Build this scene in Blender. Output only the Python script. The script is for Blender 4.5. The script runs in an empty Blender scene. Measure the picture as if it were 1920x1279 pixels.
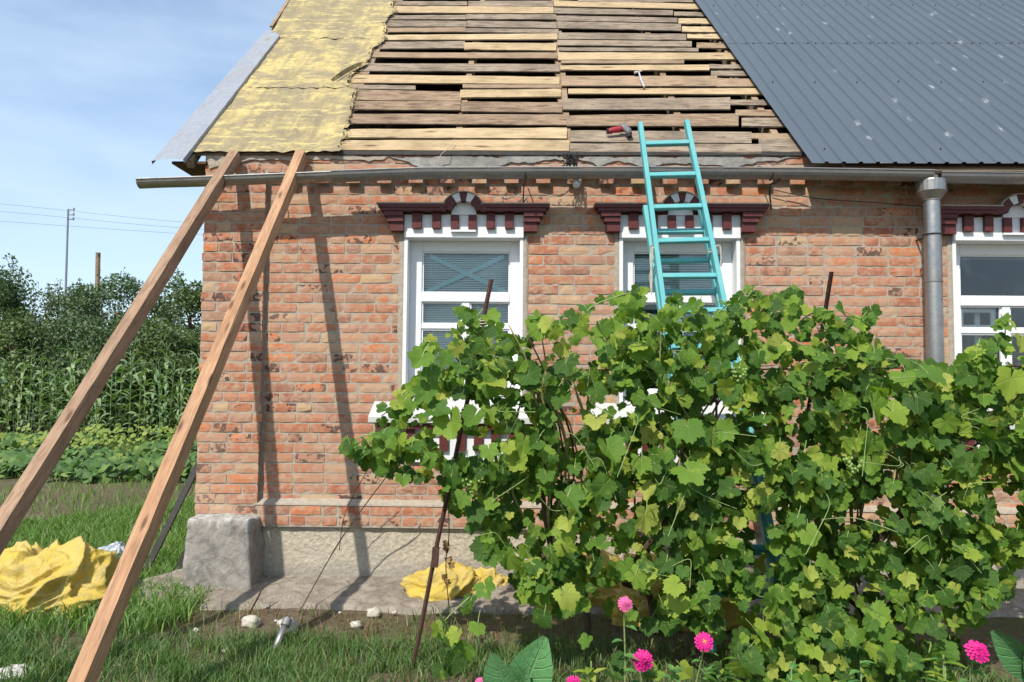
import bpy, bmesh, math, random
import numpy as np
from mathutils import Vector, Matrix, noise
R = math.radians
S = bpy.context.scene
COL = S.collection
rng = random.Random(7)
npr = np.random.RandomState(11)

# ------------------------------------------------------------------ camera
PITCH, YAW, ROLL, F = R(3.18), R(1.26), R(0.5), 1450.0
CAM = Vector((0, -6.1, 1.6))
RM = Matrix.Rotation(YAW, 3, 'Z') @ Matrix.Rotation(R(90) + PITCH, 3, 'X') @ Matrix.Rotation(ROLL, 3, 'Z')
cd = bpy.data.cameras.new('camera'); cam = bpy.data.objects.new('camera', cd); COL.objects.link(cam)
cam.matrix_world = Matrix.Translation(CAM) @ RM.to_4x4()
cd.sensor_width = 36; cd.lens = 36 * F / 1920; cd.clip_end = 3000; cd.clip_start = 0.05
S.camera = cam

# ------------------------------------------------------------------ light
SUN = Vector((-0.42, -1.0, 1.17)).normalized()          # towards the sun
W = bpy.data.worlds.new('World'); S.world = W; W.use_nodes = True
wn = W.node_tree.nodes; wl = W.node_tree.links
bg = wn['Background']; bg.inputs[1].default_value = 0.15
sky = wn.new('ShaderNodeTexSky'); sky.sky_type = 'NISHITA'; sky.sun_disc = False
sky.sun_elevation = math.asin(SUN.z); sky.sun_rotation = math.atan2(SUN.x, SUN.y)
sky.air_density = 1.0; sky.dust_density = 0.5; sky.ozone_density = 2.0
tc = wn.new('ShaderNodeTexCoord'); mp = wn.new('ShaderNodeMapping'); mp.inputs['Scale'].default_value = (1.0, 1.0, 3.2)
mp.inputs['Location'].default_value = (0.35, 0.1, 0.0)
cn = wn.new('ShaderNodeTexNoise'); cn.inputs['Scale'].default_value = 2.6; cn.inputs['Detail'].default_value = 7; cn.inputs['Roughness'].default_value = .55
cr = wn.new('ShaderNodeValToRGB'); cr.color_ramp.elements[0].position = .32; cr.color_ramp.elements[1].position = .68; cr.color_ramp.elements[0].color = (.25, .25, .25, 1)
cr.color_ramp.elements[1].color = (.85, .85, .85, 1)
mx = wn.new('ShaderNodeMixRGB'); mx.inputs[2].default_value = (3.9, 4.9, 6.0, 1)
wl.new(tc.outputs['Generated'], mp.inputs[0]); wl.new(mp.outputs[0], cn.inputs[0]); wl.new(cn.outputs[0], cr.inputs[0])
wl.new(cr.outputs[0], mx.inputs[0]); wl.new(sky.outputs[0], mx.inputs[1]); wl.new(mx.outputs[0], bg.inputs[0])
sd = bpy.data.lights.new('sun', 'SUN'); sd.energy = 4.1; sd.angle = R(.6); sd.color = (1, .95, .87)
so = bpy.data.objects.new('sun', sd); COL.objects.link(so); so.rotation_euler = SUN.to_track_quat('Z', 'Y').to_euler()
vs = S.view_settings; vs.view_transform = 'Standard'; vs.look = 'None'; vs.exposure = 0.36; vs.gamma = 1; vs.use_curve_mapping = False

# ------------------------------------------------------------------ helpers
def ray(px, py):
    return (RM @ Vector(((px - 960) / F, -(py - 639.5) / F, -1)))
def onY(px, py, Y):
    d = ray(px, py); return CAM + d * ((Y - CAM.y) / d.y)
def onZ(px, py, Z):
    d = ray(px, py); return CAM + d * ((Z - CAM.z) / d.z)
def onP(px, py, p0, n):
    d = ray(px, py); return CAM + d * ((p0 - CAM).dot(n) / d.dot(n))
def proj(p):
    q = RM.transposed() @ (Vector(p) - CAM)
    return 960 + F * q.x / -q.z, 639.5 - F * q.y / -q.z

def uniq(n): return n
def tag(o, label=None, cat=None, group=None, kind=None):
    if label: o['label'] = label
    if cat: o['category'] = cat
    if group: o['group'] = group
    if kind: o['kind'] = kind
    return o
WL = {}
def attach(o, parent):
    if parent is not None:
        o.parent = parent
        o.matrix_parent_inverse = Matrix.Translation(-WL.get(parent.name, Vector((0, 0, 0))))
def thing(name, label, cat, loc=(0, 0, 0), group=None, kind=None):
    o = bpy.data.objects.new(name, None); COL.objects.link(o); o.location = loc; o.empty_display_size = .1
    WL[o.name] = Vector(loc)
    return tag(o, label, cat, group, kind)

class MB:
    def __init__(s): s.v = []; s.f = []; s.r = []; s.uv = []
    def quad(s, pts):
        k = len(s.v); s.v += [tuple(p) for p in pts]; s.f.append(tuple(range(k, k + len(pts))))
        return s
    def add(s, vs, fs):
        k = len(s.v); s.v += [tuple(p) for p in vs]; s.f += [tuple(i + k for i in f) for f in fs]
        return s
    def box(s, a, b, j=0):
        (x0, y0, z0), (x1, y1, z1) = a, b
        vs = [(x, y, z) for x in (x0, x1) for y in (y0, y1) for z in (z0, z1)]
        if j: vs = [tuple(c + rng.uniform(-j, j) for c in v) for v in vs]
        return s.add(vs, [(0, 1, 3, 2), (4, 6, 7, 5), (0, 4, 5, 1), (2, 3, 7, 6), (0, 2, 6, 4), (1, 5, 7, 3)])
    def hexa(s, q0, q1):                      # two 4-point loops
        return s.add(list(q0) + list(q1), [(3, 2, 1, 0), (4, 5, 6, 7)] + [(i, (i + 1) % 4, 4 + (i + 1) % 4, 4 + i) for i in range(4)])
    def tube(s, pts, rad, n=6, cap=True):
        pts = [Vector(p) for p in pts]; k = len(s.v); m = len(pts)
        for i, p in enumerate(pts):
            t = (pts[min(i + 1, m - 1)] - pts[max(i - 1, 0)])
            if t.length < 1e-9: t = Vector((0, 0, 1))
            t.normalize()
            u = t.cross(Vector((0, 0, 1))) if abs(t.z) < .95 else t.cross(Vector((1, 0, 0)))
            u.normalize(); w = t.cross(u)
            r = rad(i / (m - 1)) if callable(rad) else rad
            for a in range(n):
                an = 2 * math.pi * a / n
                s.v.append(tuple(p + (u * math.cos(an) + w * math.sin(an)) * r))
        for i in range(m - 1):
            for a in range(n):
                b = (a + 1) % n
                s.f.append((k + i * n + a, k + i * n + b, k + (i + 1) * n + b, k + (i + 1) * n + a))
        if cap:
            s.f.append(tuple(k + a for a in range(n))[::-1]); s.f.append(tuple(k + (m - 1) * n + a for a in range(n)))
        return s
    def mesh(s, name, mat, smooth=False):
        me = bpy.data.meshes.new(name); me.from_pydata(s.v, [], s.f)
        if smooth: me.shade_smooth() if hasattr(me, 'shade_smooth') else None
        if s.uv:
            ul = me.uv_layers.new(name='UVMap')
            vi = np.zeros(len(me.loops), dtype=np.int32); me.loops.foreach_get('vertex_index', vi)
            ul.data.foreach_set('uv', np.array(s.uv, dtype=np.float32)[vi].ravel())
        if s.r:
            at = me.attributes.new('rnd', 'FLOAT', 'POINT'); at.data.foreach_set('value', np.array(s.r, dtype=np.float32))
        for m in (mat if isinstance(mat, (list, tuple)) else [mat]): me.materials.append(m)
        me.update(); return me
    def build(s, name, mat, parent=None, smooth=False):
        o = bpy.data.objects.new(name, s.mesh(name, mat, smooth)); COL.objects.link(o); attach(o, parent); return o

def rebevel(o, w, seg=1):
    bm = bmesh.new(); bm.from_mesh(o.data)
    bmesh.ops.recalc_face_normals(bm, faces=bm.faces)
    bmesh.ops.bevel(bm, geom=[e for e in bm.edges if e.calc_face_angle(0) > .5], offset=w, segments=seg, affect='EDGES')
    bm.to_mesh(o.data); bm.free(); return o
def smooth(o, ang=40):
    o.data.shade_smooth()
    return o
def mesh_np(name, V, Fq, mat, parent=None, rnd=None, uv=None, n=3, sm=False):
    """V (N,3), Fq (M,n)"""
    me = bpy.data.meshes.new(name); me.vertices.add(len(V)); me.vertices.foreach_set('co', np.asarray(V, dtype=np.float32).ravel())
    me.loops.add(Fq.size); me.loops.foreach_set('vertex_index', Fq.astype(np.int32).ravel())
    me.polygons.add(len(Fq)); me.polygons.foreach_set('loop_start', np.arange(0, Fq.size, n, dtype=np.int32))
    if sm: me.polygons.foreach_set('use_smooth', np.ones(len(Fq), dtype=bool))
    if uv is not None:
        ul = me.uv_layers.new(name='UVMap'); ul.data.foreach_set('uv', np.asarray(uv, dtype=np.float32)[Fq.ravel()].ravel())
    if rnd is not None:
        at = me.attributes.new('rnd', 'FLOAT', 'POINT'); at.data.foreach_set('value', np.asarray(rnd, dtype=np.float32))
    me.materials.append(mat); me.update(calc_edges=True); me.validate()
    o = bpy.data.objects.new(name, me); COL.objects.link(o); attach(o, parent); return o

# ------------------------------------------------------------------ materials
class NT:
    def __init__(s, name, rough=.8, spec=.3, metal=0):
        s.m = bpy.data.materials.new(name); s.m.use_nodes = True; s.t = s.m.node_tree; s.N = s.t.nodes; s.L = s.t.links
        s.b = s.N['Principled BSDF']; s.b.inputs['Roughness'].default_value = rough
        s.b.inputs['Specular IOR Level'].default_value = spec; s.b.inputs['Metallic'].default_value = metal
    def lk(s, a, b): s.L.new(a, b)
    def pos(s, sc=(1, 1, 1), obj=False, rot=(0, 0, 0)):
        if obj: g = s.N.new('ShaderNodeTexCoord').outputs['Object']
        else: g = s.N.new('ShaderNodeNewGeometry').outputs['Position']
        m = s.N.new('ShaderNodeMapping'); m.inputs['Scale'].default_value = sc; m.inputs['Rotation'].default_value = rot; s.lk(g, m.inputs[0]); return m.outputs[0]
    def noise(s, vec, scale, detail=4, rough=.55, dist=0):
        n = s.N.new('ShaderNodeTexNoise'); n.inputs['Scale'].default_value = scale; n.inputs['Detail'].default_value = detail
        n.inputs['Roughness'].default_value = rough; n.inputs['Distortion'].default_value = dist; s.lk(vec, n.inputs[0]); return n.outputs[0]
    def vor(s, vec, scale, feat='F1', out='Distance'):
        n = s.N.new('ShaderNodeTexVoronoi'); n.inputs['Scale'].default_value = scale; n.feature = feat; s.lk(vec, n.inputs[0]); return n.outputs[out]
    def ramp(s, fac, stops, interp='LINEAR'):
        n = s.N.new('ShaderNodeValToRGB'); n.color_ramp.interpolation = interp
        e = n.color_ramp.elements
        while len(e) < len(stops): e.new(.5)
        for k, (p, c) in enumerate(stops):
            e[k].position = p; e[k].color = (c, c, c, 1) if isinstance(c, (int, float)) else (*c, 1)
        s.lk(fac, n.inputs[0]); return n.outputs[0]
    def mix(s, fac, a, b, mode='MIX'):
        n = s.N.new('ShaderNodeMixRGB'); n.blend_type = mode
        for i, x in enumerate((fac, a, b)):
            if isinstance(x, (int, float)): n.inputs[i].default_value = x if i == 0 else (x, x, x, 1)
            elif isinstance(x, tuple): n.inputs[i].default_value = (*x, 1)
            else: s.lk(x, n.inputs[i])
        return n.outputs[0]
    def math(s, op, a, b=0.0, c=None):
        n = s.N.new('ShaderNodeMath'); n.operation = op
        for i, x in enumerate((a, b, c)):
            if x is None: continue
            if isinstance(x, (int, float)): n.inputs[i].default_value = x
            else: s.lk(x, n.inputs[i])
        return n.outputs[0]
    def rnd(s):
        r = s.N.new('ShaderNodeObjectInfo').outputs['Random']
        a = s.N.new('ShaderNodeAttribute'); a.attribute_name = 'rnd'
        return s.math('FRACT', s.math('ADD', r, a.outputs['Fac']))
    def attr(s, nm='rnd'):
        a = s.N.new('ShaderNodeAttribute'); a.attribute_name = nm; return a.outputs['Fac']
    def shift(s, vec, r, k=37.0):
        n = s.N.new('ShaderNodeVectorMath'); n.operation = 'ADD'; s.lk(vec, n.inputs[0])
        c = s.N.new('ShaderNodeCombineXYZ'); m = s.math('MULTIPLY', r, k)
        for i in range(3): s.lk(m, c.inputs[i])
        s.lk(c.outputs[0], n.inputs[1]); return n.outputs[0]
    def color(s, c):
        if isinstance(c, tuple): s.b.inputs['Base Color'].default_value = (*c, 1)
        else: s.lk(c, s.b.inputs['Base Color'])
        return s
    def rough(s, c): s.lk(c, s.b.inputs['Roughness']); return s
    def bump(s, h, dist=.01, st=.6):
        n = s.N.new('ShaderNodeBump'); n.inputs['Strength'].default_value = st; n.inputs['Distance'].default_value = dist
        s.lk(h, n.inputs['Height']); s.lk(n.outputs[0], s.b.inputs['Normal']); return s

def simple(name, col, rough=.7, var=.25, scale=20, bump=.003, spec=.3, metal=0):
    n = NT(name, rough, spec, metal); p = n.pos(); f = n.noise(p, scale, 5, .6)
    f2 = n.noise(p, scale * .18, 3)
    c = n.mix(n.ramp(f, [(.3, 0.), (.7, 1.)]), tuple(x * (1 - var) for x in col), tuple(min(1, x * (1 + var * .6)) for x in col))
    c = n.mix(n.math('MULTIPLY', f2, var), c, tuple(x * .55 for x in col))
    n.color(c); n.bump(f, bump); return n.m

def m_brick():
    n = NT('brick_clay', .9, .2); r = n.rnd(); p = n.pos()
    ps = n.shift(p, r, 60)
    base = n.ramp(r, [(0, (.42, .15, .075)), (.14, (.45, .22, .13)), (.27, (.36, .115, .06)), (.36, (.56, .18, .065)), (.43, (.42, .20, .125)),
                      (.54, (.44, .165, .085)), (.66, (.48, .29, .17)), (.74, (.31, .13, .08)), (.84, (.52, .35, .19)), (.9, (.46, .18, .10)), (.96, (.33, .18, .12))], 'CONSTANT')
    n1 = n.noise(ps, 16, 5, .65, .5)
    c = n.mix(n.ramp(n1, [(.42, 0.), (.60, .8)]), base, (.46, .32, .215))           # pale lime bloom
    n2 = n.noise(ps, 9, 3, .6, .8)
    c = n.mix(n.ramp(n2, [(.55, 0.), (.66, .55)]), c, (.46, .165, .085))
    # burnt patches
    r2 = n.math('FRACT', n.math('MULTIPLY', r, 13.7))
    n3 = n.noise(n.shift(p, r2, 23), 20, 3, .55, .4)
    bm_ = n.math('MULTIPLY', n.ramp(n3, [(.53, 0.), (.56, 1.)]), n.ramp(r2, [(.85, 0.), (.87, .95)]))
    c = n.mix(bm_, c, (.075, .045, .04))
    n4 = n.noise(n.pos((1, 1, 1)), 90, 3, .7)
    c = n.mix(n.math('MULTIPLY', n4, .5), c, n.mix(.5, c, (.2, .12, .09)))
    big = n.noise(p, 1.1, 3)
    c = n.mix(n.ramp(big, [(.45, 0.), (.75, .35)]), c, (.45, .30, .22))
    n.color(c); n.bump(n.math('ADD', n.math('MULTIPLY', n1, .5), n4), .0035, .7); return n.m
def m_mortar():
    n = NT('mortar_lime', .95, .15); p = n.pos(); a = n.noise(p, 30, 6, .7); b = n.noise(p, 3, 4)
    c = n.mix(n.ramp(a, [(.35, 0.), (.65, 1.)]), (.30, .255, .20), (.43, .37, .29))
    c = n.mix(n.ramp(b, [(.45, 0.), (.7, .5)]), c, (.36, .30, .25))
    n.color(c); n.bump(a, .008, .9); return n.m
def m_cement(name='grey_cement', c0=(.22, .21, .19), c1=(.36, .34, .30), sc=14, bd=.012):
    n = NT(name, .93, .15); p = n.pos(); a = n.noise(p, sc, 7, .65, .4); b = n.noise(p, 2.2, 4)
    c = n.mix(n.ramp(a, [(.35, 0.), (.65, 1.)]), c0, c1)
    c = n.mix(n.ramp(b, [(.5, 0.), (.7, .5)]), c, tuple(x * .7 for x in c0))
    n.color(c); n.bump(n.math('ADD', a, n.math('MULTIPLY', n.noise(p, sc * 5, 3), .4)), bd, .9); return n.m
def m_stucco():
    n = NT('roughcast_stucco', .95, .15); p = n.pos(); a = n.noise(p, 28, 6, .6, 1.2); v = n.vor(p, 26)
    b = n.noise(p, 2.2, 4)
    c = n.mix(n.ramp(a, [(.35, 0.), (.65, 1.)]), (.36, .31, .235), (.52, .455, .35))
    sp = n.N.new('ShaderNodeSeparateXYZ'); n.lk(n.N.new('ShaderNodeNewGeometry').outputs['Position'], sp.inputs[0])
    low = n.ramp(n.math('ADD', sp.outputs[2], n.math('MULTIPLY', n.math('SUBTRACT', b, .5), .35)), [(.12, 1.), (.24, 0.)])
    c = n.mix(n.math('MULTIPLY', low, .75), c, (.27, .245, .215))
    c = n.mix(n.ramp(b, [(.5, 0.), (.7, .4)]), c, (.33, .30, .25))
    n.color(c); n.bump(n.math('ADD', a, n.math('MULTIPLY', v, .6)), .011, .9); return n.m
def m_stone():
    n = NT('weathered_stone', .92, .2); p = n.pos(); a = n.noise(p, 12, 8, .7, .6); b = n.noise(p, 3.1, 5, .6, 1)
    c = n.mix(n.ramp(a, [(.35, 0.), (.68, 1.)]), (.16, .145, .125), (.38, .35, .31))
    c = n.mix(n.ramp(b, [(.45, 0.), (.62, .6)]), c, (.32, .285, .25))
    sp = n.N.new('ShaderNodeSeparateXYZ'); n.lk(n.N.new('ShaderNodeNewGeometry').outputs['Position'], sp.inputs[0])
    drip = n.noise(n.pos((26, 26, 2.2)), 1.0, 4, .7)
    top = n.ramp(n.math('ADD', sp.outputs[2], n.math('MULTIPLY', drip, .35)), [(.70, 0.), (.80, .9)])
    c = n.mix(top, c, (.55, .53, .49))
    n.color(c); n.bump(a, .02, .9); return n.m
def m_white(name='white_paint', tint=(.80, .80, .80)):
    n = NT(name, .55, .35); p = n.pos(); a = n.noise(p, 26, 6, .7); b = n.noise(p, 5, 4, .6)
    c = n.mix(n.ramp(a, [(.60, 0.), (.72, .7)]), tint, (.55, .53, .49))
    c = n.mix(n.ramp(b, [(.55, 0.), (.75, .3)]), c, (.60, .59, .56))
    n.color(c); n.bump(a, .003, .5); return n.m
def wood(name, ca, cb, cc, gs=1.0, dark=.35, axis=0):
    n = NT(name, .85, .2); r = n.rnd()
    sc = [18, 18, 18]; sc[axis] = 1.1
    p = n.shift(n.pos(tuple(sc), obj=True), r, 50); g = n.noise(p, 1.6 * gs, 7, .68, .9)
    p2 = n.shift(n.pos(obj=True), r, 31); b = n.noise(p2, 2.6, 4, .6); k = n.noise(p2, 40, 4, .7)
    base = n.mix(r, ca, cb)
    c = n.mix(n.ramp(g, [(.36, 0.), (.66, 1.)]), base, cc)
    c = n.mix(n.ramp(b, [(.45, 0.), (.72, dark)]), c, tuple(x * .45 for x in ca))
    c = n.mix(n.ramp(n.noise(p, 4.5, 4, .7), [(.54, 0.), (.64, .6)]), c, tuple(x * .4 for x in cb))
    c = n.mix(n.ramp(n.noise(n.shift(n.pos((3.5, 14, 14) if axis == 0 else (14, 3.5, 14), obj=True), r, 71), 1.6, 6, .75), [(.50, 0.), (.62, dark)]), c, tuple(x * .5 for x in ca))
    kn = n.vor(n.shift(n.pos((2.2, 9, 9) if axis == 0 else (11, 3.0, 11), obj=True), r, 11), 1.0)
    c = n.mix(n.ramp(kn, [(.08, .85), (.19, 0.)]), c, (.10, .05, .03))
    n.color(c); n.bump(n.math('ADD', g, n.math('MULTIPLY', k, .3)), .004, .8); return n.m
def m_metal(name, col, rough=.42, metal=.85, sc=9):
    n = NT(name, rough, .5, metal); p = n.pos(); v = n.vor(p, sc * 6, 'F1', 'Color'); a = n.noise(p, sc, 5, .6); g = n.noise(p, 3, 4)
    sp = n.N.new('ShaderNodeSeparateColor'); n.lk(v, sp.inputs[0])
    c = n.mix(sp.outputs[0], tuple(x * .86 for x in col), col)
    c = n.mix(n.ramp(a, [(.5, 0.), (.75, .5)]), c, tuple(x * .55 for x in col))
    c = n.mix(n.ramp(g, [(.5, 0.), (.72, .35)]), c, (.32, .27, .22))
    n.color(c); n.rough(n.ramp(a, [(.3, rough - .08), (.7, rough + .2)])); n.bump(n.noise(p, 6, 3), .006, .5); return n.m
def m_roofmetal():
    n = NT('grey_coated_steel', .5, .3, .0); p = n.pos()
    a = n.noise(p, 30, 3); g = n.noise(p, 1.2, 4)
    c = n.mix(g, (.068, .086, .106), (.084, .103, .124))
    # scuffs: scattered pale dabs
    ps = n.pos((8.0, 3.0, 3.0), rot=(0, 0, R(14))); v = n.vor(ps, 1.15); vc = n.vor(ps, 1.15, 'F1', 'Color')
    sp = n.N.new('ShaderNodeSeparateColor'); n.lk(vc, sp.inputs[0])
    w = n.noise(p, 38, 4, .7, .6)
    d = n.math('ADD', v, n.math('MULTIPLY', n.math('SUBTRACT', w, .5), .62))
    m1 = n.math('MULTIPLY', n.ramp(d, [(.05, 1.), (.20, 0.)]), n.ramp(sp.outputs[0], [(.55, 0.), (.57, 1.)]))
    patch = n.ramp(n.noise(p, .9, 2), [(.40, 0.), (.48, 1.)])
    m1 = n.math('MULTIPLY', n.math('MULTIPLY', m1, patch), .65)
    c = n.mix(m1, c, (.36, .38, .39))
    n.color(c); n.rough(n.ramp(a, [(.3, .42), (.7, .58)])); return n.m
def m_felt():
    n = NT('yellow_underlay', .85, .2); p = n.pos(); a = n.noise(p, 9, 7, .72, .5); b = n.noise(p, 2.6, 6, .7, .6)
    st = n.noise(n.pos((7.5, .55, .55)), 1.0, 3, .5)
    c = n.mix(n.ramp(a, [(.36, 0.), (.62, 1.)]), (.35, .28, .13), (.59, .46, .19))
    c = n.mix(n.ramp(b, [(.42, 0.), (.56, .85)]), c, (.26, .21, .14))
    c = n.mix(n.ramp(st, [(.42, .65), (.56, 0.)]), c, (.23, .195, .12))
    c = n.mix(n.ramp(n.noise(n.pos((1, 5, 5)), 3.1, 5, .75), [(.54, 0.), (.60, .75)]), c, (.62, .49, .20))
    c = n.mix(n.ramp(n.noise(p, 19, 6, .8), [(.585, 0.), (.63, .75)]), c, (.15, .13, .09))
    c = n.mix(n.ramp(n.noise(n.pos((1.2, 7, 7)), 4.1, 6, .8), [(.60, 0.), (.66, .8)]), c, (.17, .145, .10))
    sx = n.N.new('ShaderNodeSeparateXYZ'); n.lk(n.pos(), sx.inputs[0])
    rib = n.math('SINE', n.math('ADD', n.math('MULTIPLY', sx.outputs[0], 44.0), n.math('MULTIPLY', b, 5.0)))
    c = n.mix(n.math('MULTIPLY', n.ramp(rib, [(.35, 0.), (.9, .5)]), n.ramp(n.noise(p, 1.4, 2), [(.4, .2), (.6, 1.)])), c, (.29, .235, .14))
    n.color(c); n.bump(a, .02, 1.0); return n.m
def m_tarp():
    n = NT('yellow_woven_sack', .6, .35); p = n.pos(); a = n.noise(p, 7, 6, .7, .6); b = n.noise(p, 42, 4, .6); wv = n.noise(n.pos((260, 260, 30)), 1, 2)
    c = n.mix(n.ramp(a, [(.4, 0.), (.66, .8)]), (.64, .46, .07), (.56, .44, .19))
    c = n.mix(n.ramp(b, [(.55, 0.), (.7, .45)]), c, (.33, .25, .08))
    n.color(c); n.bump(n.math('ADD', a, n.math('MULTIPLY', b, .35)), .03, .8)
    tr = n.N.new('ShaderNodeBsdfTranslucent'); n.lk(c, tr.inputs[0]); ms = n.N.new('ShaderNodeMixShader'); ms.inputs[0].default_value = .15
    n.lk(n.b.outputs[0], ms.inputs[1]); n.lk(tr.outputs[0], ms.inputs[2]); n.lk(ms.outputs[0], n.N['Material Output'].inputs[0]); return n.m
def foliage(name, stops, trans=.35, veins=False, rough=.5, bumpsc=60, spec=.35, spots=False):
    n = NT(name, rough, spec); r = n.rnd(); c = n.ramp(r, stops)
    p = n.pos(); f = n.noise(p, bumpsc, 4, .6)
    c = n.mix(n.math('MULTIPLY', n.ramp(f, [(.35, 0.), (.7, 1.)]), .35), c, n.mix(.5, c, (.20, .26, .05)))
    if spots:
        c = n.mix(n.ramp(n.noise(n.shift(p, r, 20), 14, 3, .6), [(.60, 0.), (.70, .7)]), c, (.30, .36, .06))
        c = n.mix(n.ramp(n.noise(n.shift(p, r, 44), 30, 3, .6), [(.69, 0.), (.73, .8)]), c, (.20, .12, .05))
    h = f
    if veins:
        uv = n.N.new('ShaderNodeTexCoord').outputs['UV']; sp = n.N.new('ShaderNodeSeparateXYZ'); n.lk(uv, sp.inputs[0])
        ang = n.math('ARCTAN2', sp.outputs[0], sp.outputs[1])      # 0 towards the tip
        rad = n.math('SQRT', n.math('ADD', n.math('MULTIPLY', sp.outputs[0], sp.outputs[0]), n.math('MULTIPLY', sp.outputs[1], sp.outputs[1])))
        k = n.math('DIVIDE', ang, R(56)); fr = n.math('ABSOLUTE', n.math('SUBTRACT', k, n.math('ROUND', k)))
        d = n.math('MULTIPLY', n.math('MULTIPLY', fr, R(56)), rad)
        vm = n.ramp(d, [(.008, 1.), (.032, 0.)])
        # side veins: chevrons
        ch = n.math('ABSOLUTE', n.math('SUBTRACT', n.math('FRACT', n.math('MULTIPLY', n.math('SUBTRACT', rad, n.math('MULTIPLY', fr, .9)), 5.5)), .5))
        v2 = n.ramp(ch, [(.03, .45), (.10, 0.)])
        vm = n.math('MAXIMUM', vm, v2)
        c = n.mix(n.math('MULTIPLY', vm, .30), c, (.28, .36, .12))
        h = n.math('SUBTRACT', n.math('MULTIPLY', f, .5), vm)
    g = n.N.new('ShaderNodeNewGeometry')
    c2 = n.mix(n.math('MULTIPLY', g.outputs['Backfacing'], .4), c, (.24, .30, .16))
    n.color(c2); n.bump(h, .003, .7)
    tr = n.N.new('ShaderNodeBsdfTranslucent'); n.lk(n.mix(1, c, (1.0, 1.25, .35), 'MULTIPLY'), tr.inputs[0])
    ms = n.N.new('ShaderNodeMixShader'); ms.inputs[0].default_value = trans
    n.lk(n.b.outputs[0], ms.inputs[1]); n.lk(tr.outputs[0], ms.inputs[2]); n.lk(ms.outputs[0], n.N['Material Output'].inputs[0]); return n.m
def m_glass():
    n = NT('window_glass', .03, .5); n.N.remove(n.b)
    g = n.N.new('ShaderNodeBsdfGlossy'); g.inputs['Roughness'].default_value = .03; t = n.N.new('ShaderNodeBsdfTransparent'); t.inputs[0].default_value = (.95, .98, .98, 1)
    fr = n.N.new('ShaderNodeFresnel'); fr.inputs[0].default_value = 1.5
    a = n.math('ADD', n.math('MULTIPLY', fr.outputs[0], 1.2), n.math('MULTIPLY', n.ramp(n.noise(n.pos(), 5, 5, .7), [(.5, 0.), (.8, 1.)]), .05))
    ms = n.N.new('ShaderNodeMixShader'); n.lk(a, ms.inputs[0]); n.lk(t.outputs[0], ms.inputs[1]); n.lk(g.outputs[0], ms.inputs[2])
    n.lk(ms.outputs[0], n.N['Material Output'].inputs[0]); return n.m
def m_ground():
    n = NT('garden_soil', .97, .1); p = n.pos(); a = n.noise(p, 16, 8, .72, .5); b = n.noise(p, .8, 5, .6); k = n.noise(p, 70, 4, .7)
    c = n.mix(n.ramp(a, [(.35, 0.), (.66, 1.)]), (.10, .07, .045), (.25, .19, .135))
    c = n.mix(n.ramp(b, [(.42, 0.), (.6, .6)]), c, (.09, .115, .035))
    c = n.mix(n.ramp(k, [(.64, 0.), (.72, .6)]), c, (.36, .30, .22))
    n.color(c); n.bump(n.math('ADD', a, n.math('MULTIPLY', k, .5)), .03, 1.0); return n.m

BRICK = m_brick(); MORTAR = m_mortar(); CEMENT = m_cement(); STUCCO = m_stucco(); STONE = m_stone()
APRON = m_cement('concrete_apron', (.20, .165, .13), (.36, .31, .25), 11, .03)
WHITE = m_white('white_paint', (.72, .72, .72)); SILLM = m_white('worn_sill_paint', (.50, .49, .47)); WHITEB = m_white('white_frame_paint', (.76, .76, .76)); MAROON = simple('maroon_paint', (.115, .027, .025), .5, .3, 30)
W_L = wood('fresh_pine_board', (.45, .325, .18), (.56, .425, .25), (.46, .33, .19), 1, .6)
W_M = wood('mid_brown_board', (.29, .20, .125), (.39, .275, .175), (.33, .225, .14), 1, .6)
W_G = wood('weathered_grey_board', (.165, .122, .088), (.27, .20, .14), (.35, .28, .20), 1.2, .7)
W_B = wood('old_brown_board', (.19, .122, .078), (.28, .18, .115), (.37, .27, .175), 1.2, .7)
W_BEAM = wood('pine_beam', (.45, .26, .145), (.52, .31, .18), (.36, .19, .10), 1, .35, 1)
W_BEAM2 = wood('weathered_pine_beam', (.34, .21, .13), (.41, .265, .17), (.28, .18, .12), 1, .55, 1)
W_DARK = wood('dark_attic_wood', (.10, .06, .04), (.13, .08, .05), (.11, .07, .05))  # on the attic back slope, dark tone helps paint the interior shade
GALV = m_metal('galvanised_steel', (.37, .36, .345), .36, .85); GALVD = m_metal('dull_galvanised_steel', (.25, .25, .245), .5, .6)
FLASH = m_metal('aged_zinc_flashing', (.36, .375, .41), .5, .4, 6)
ROOFM = m_roofmetal(); FELT = m_felt(); TARP = m_tarp(); GLASS = m_glass()
def m_teal():
    n = NT('turquoise_paint', .55, .3); p = n.pos(); a = n.noise(p, 38, 6, .75); b = n.noise(p, 7, 4, .6)
    c = n.mix(b, (.085, .36, .37), (.13, .43, .44)); c = n.mix(n.ramp(b, [(.5, 0.), (.7, .5)]), c, (.20, .42, .40))
    c = n.mix(n.ramp(a, [(.60, 0.), (.64, .85)]), c, (.34, .30, .23)); n.color(c); n.bump(a, .003, .7); return n.m
TEAL = m_teal(); TEALB = simple('teal_blind', (.82, .93, .89), .5, .1, 4)
TAPE = simple('teal_tape', (.40, .66, .66), .5, .05, 4)
RUST = simple('rusty_iron', (.085, .042, .03), .8, .5, 50, .004); BLACK = simple('black_rubber', (.02, .02, .02), .6, .3, 30)
IRON = simple('dark_iron', (.05, .045, .04), .6, .4, 40); ROPE = simple('cream_rope', (.55, .50, .40), .9, .3, 80)
GROUND = m_ground(); DARK = simple('attic_shade', (.03, .024, .02), .95, .3, 8)  # near-black attic floor colour paints the shade seen through the board gaps
ROOM = simple('room_shade', (.10, .10, .10), .9, .2, 3)  # dark grey paints the dimness of the rooms behind the glass
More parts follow.
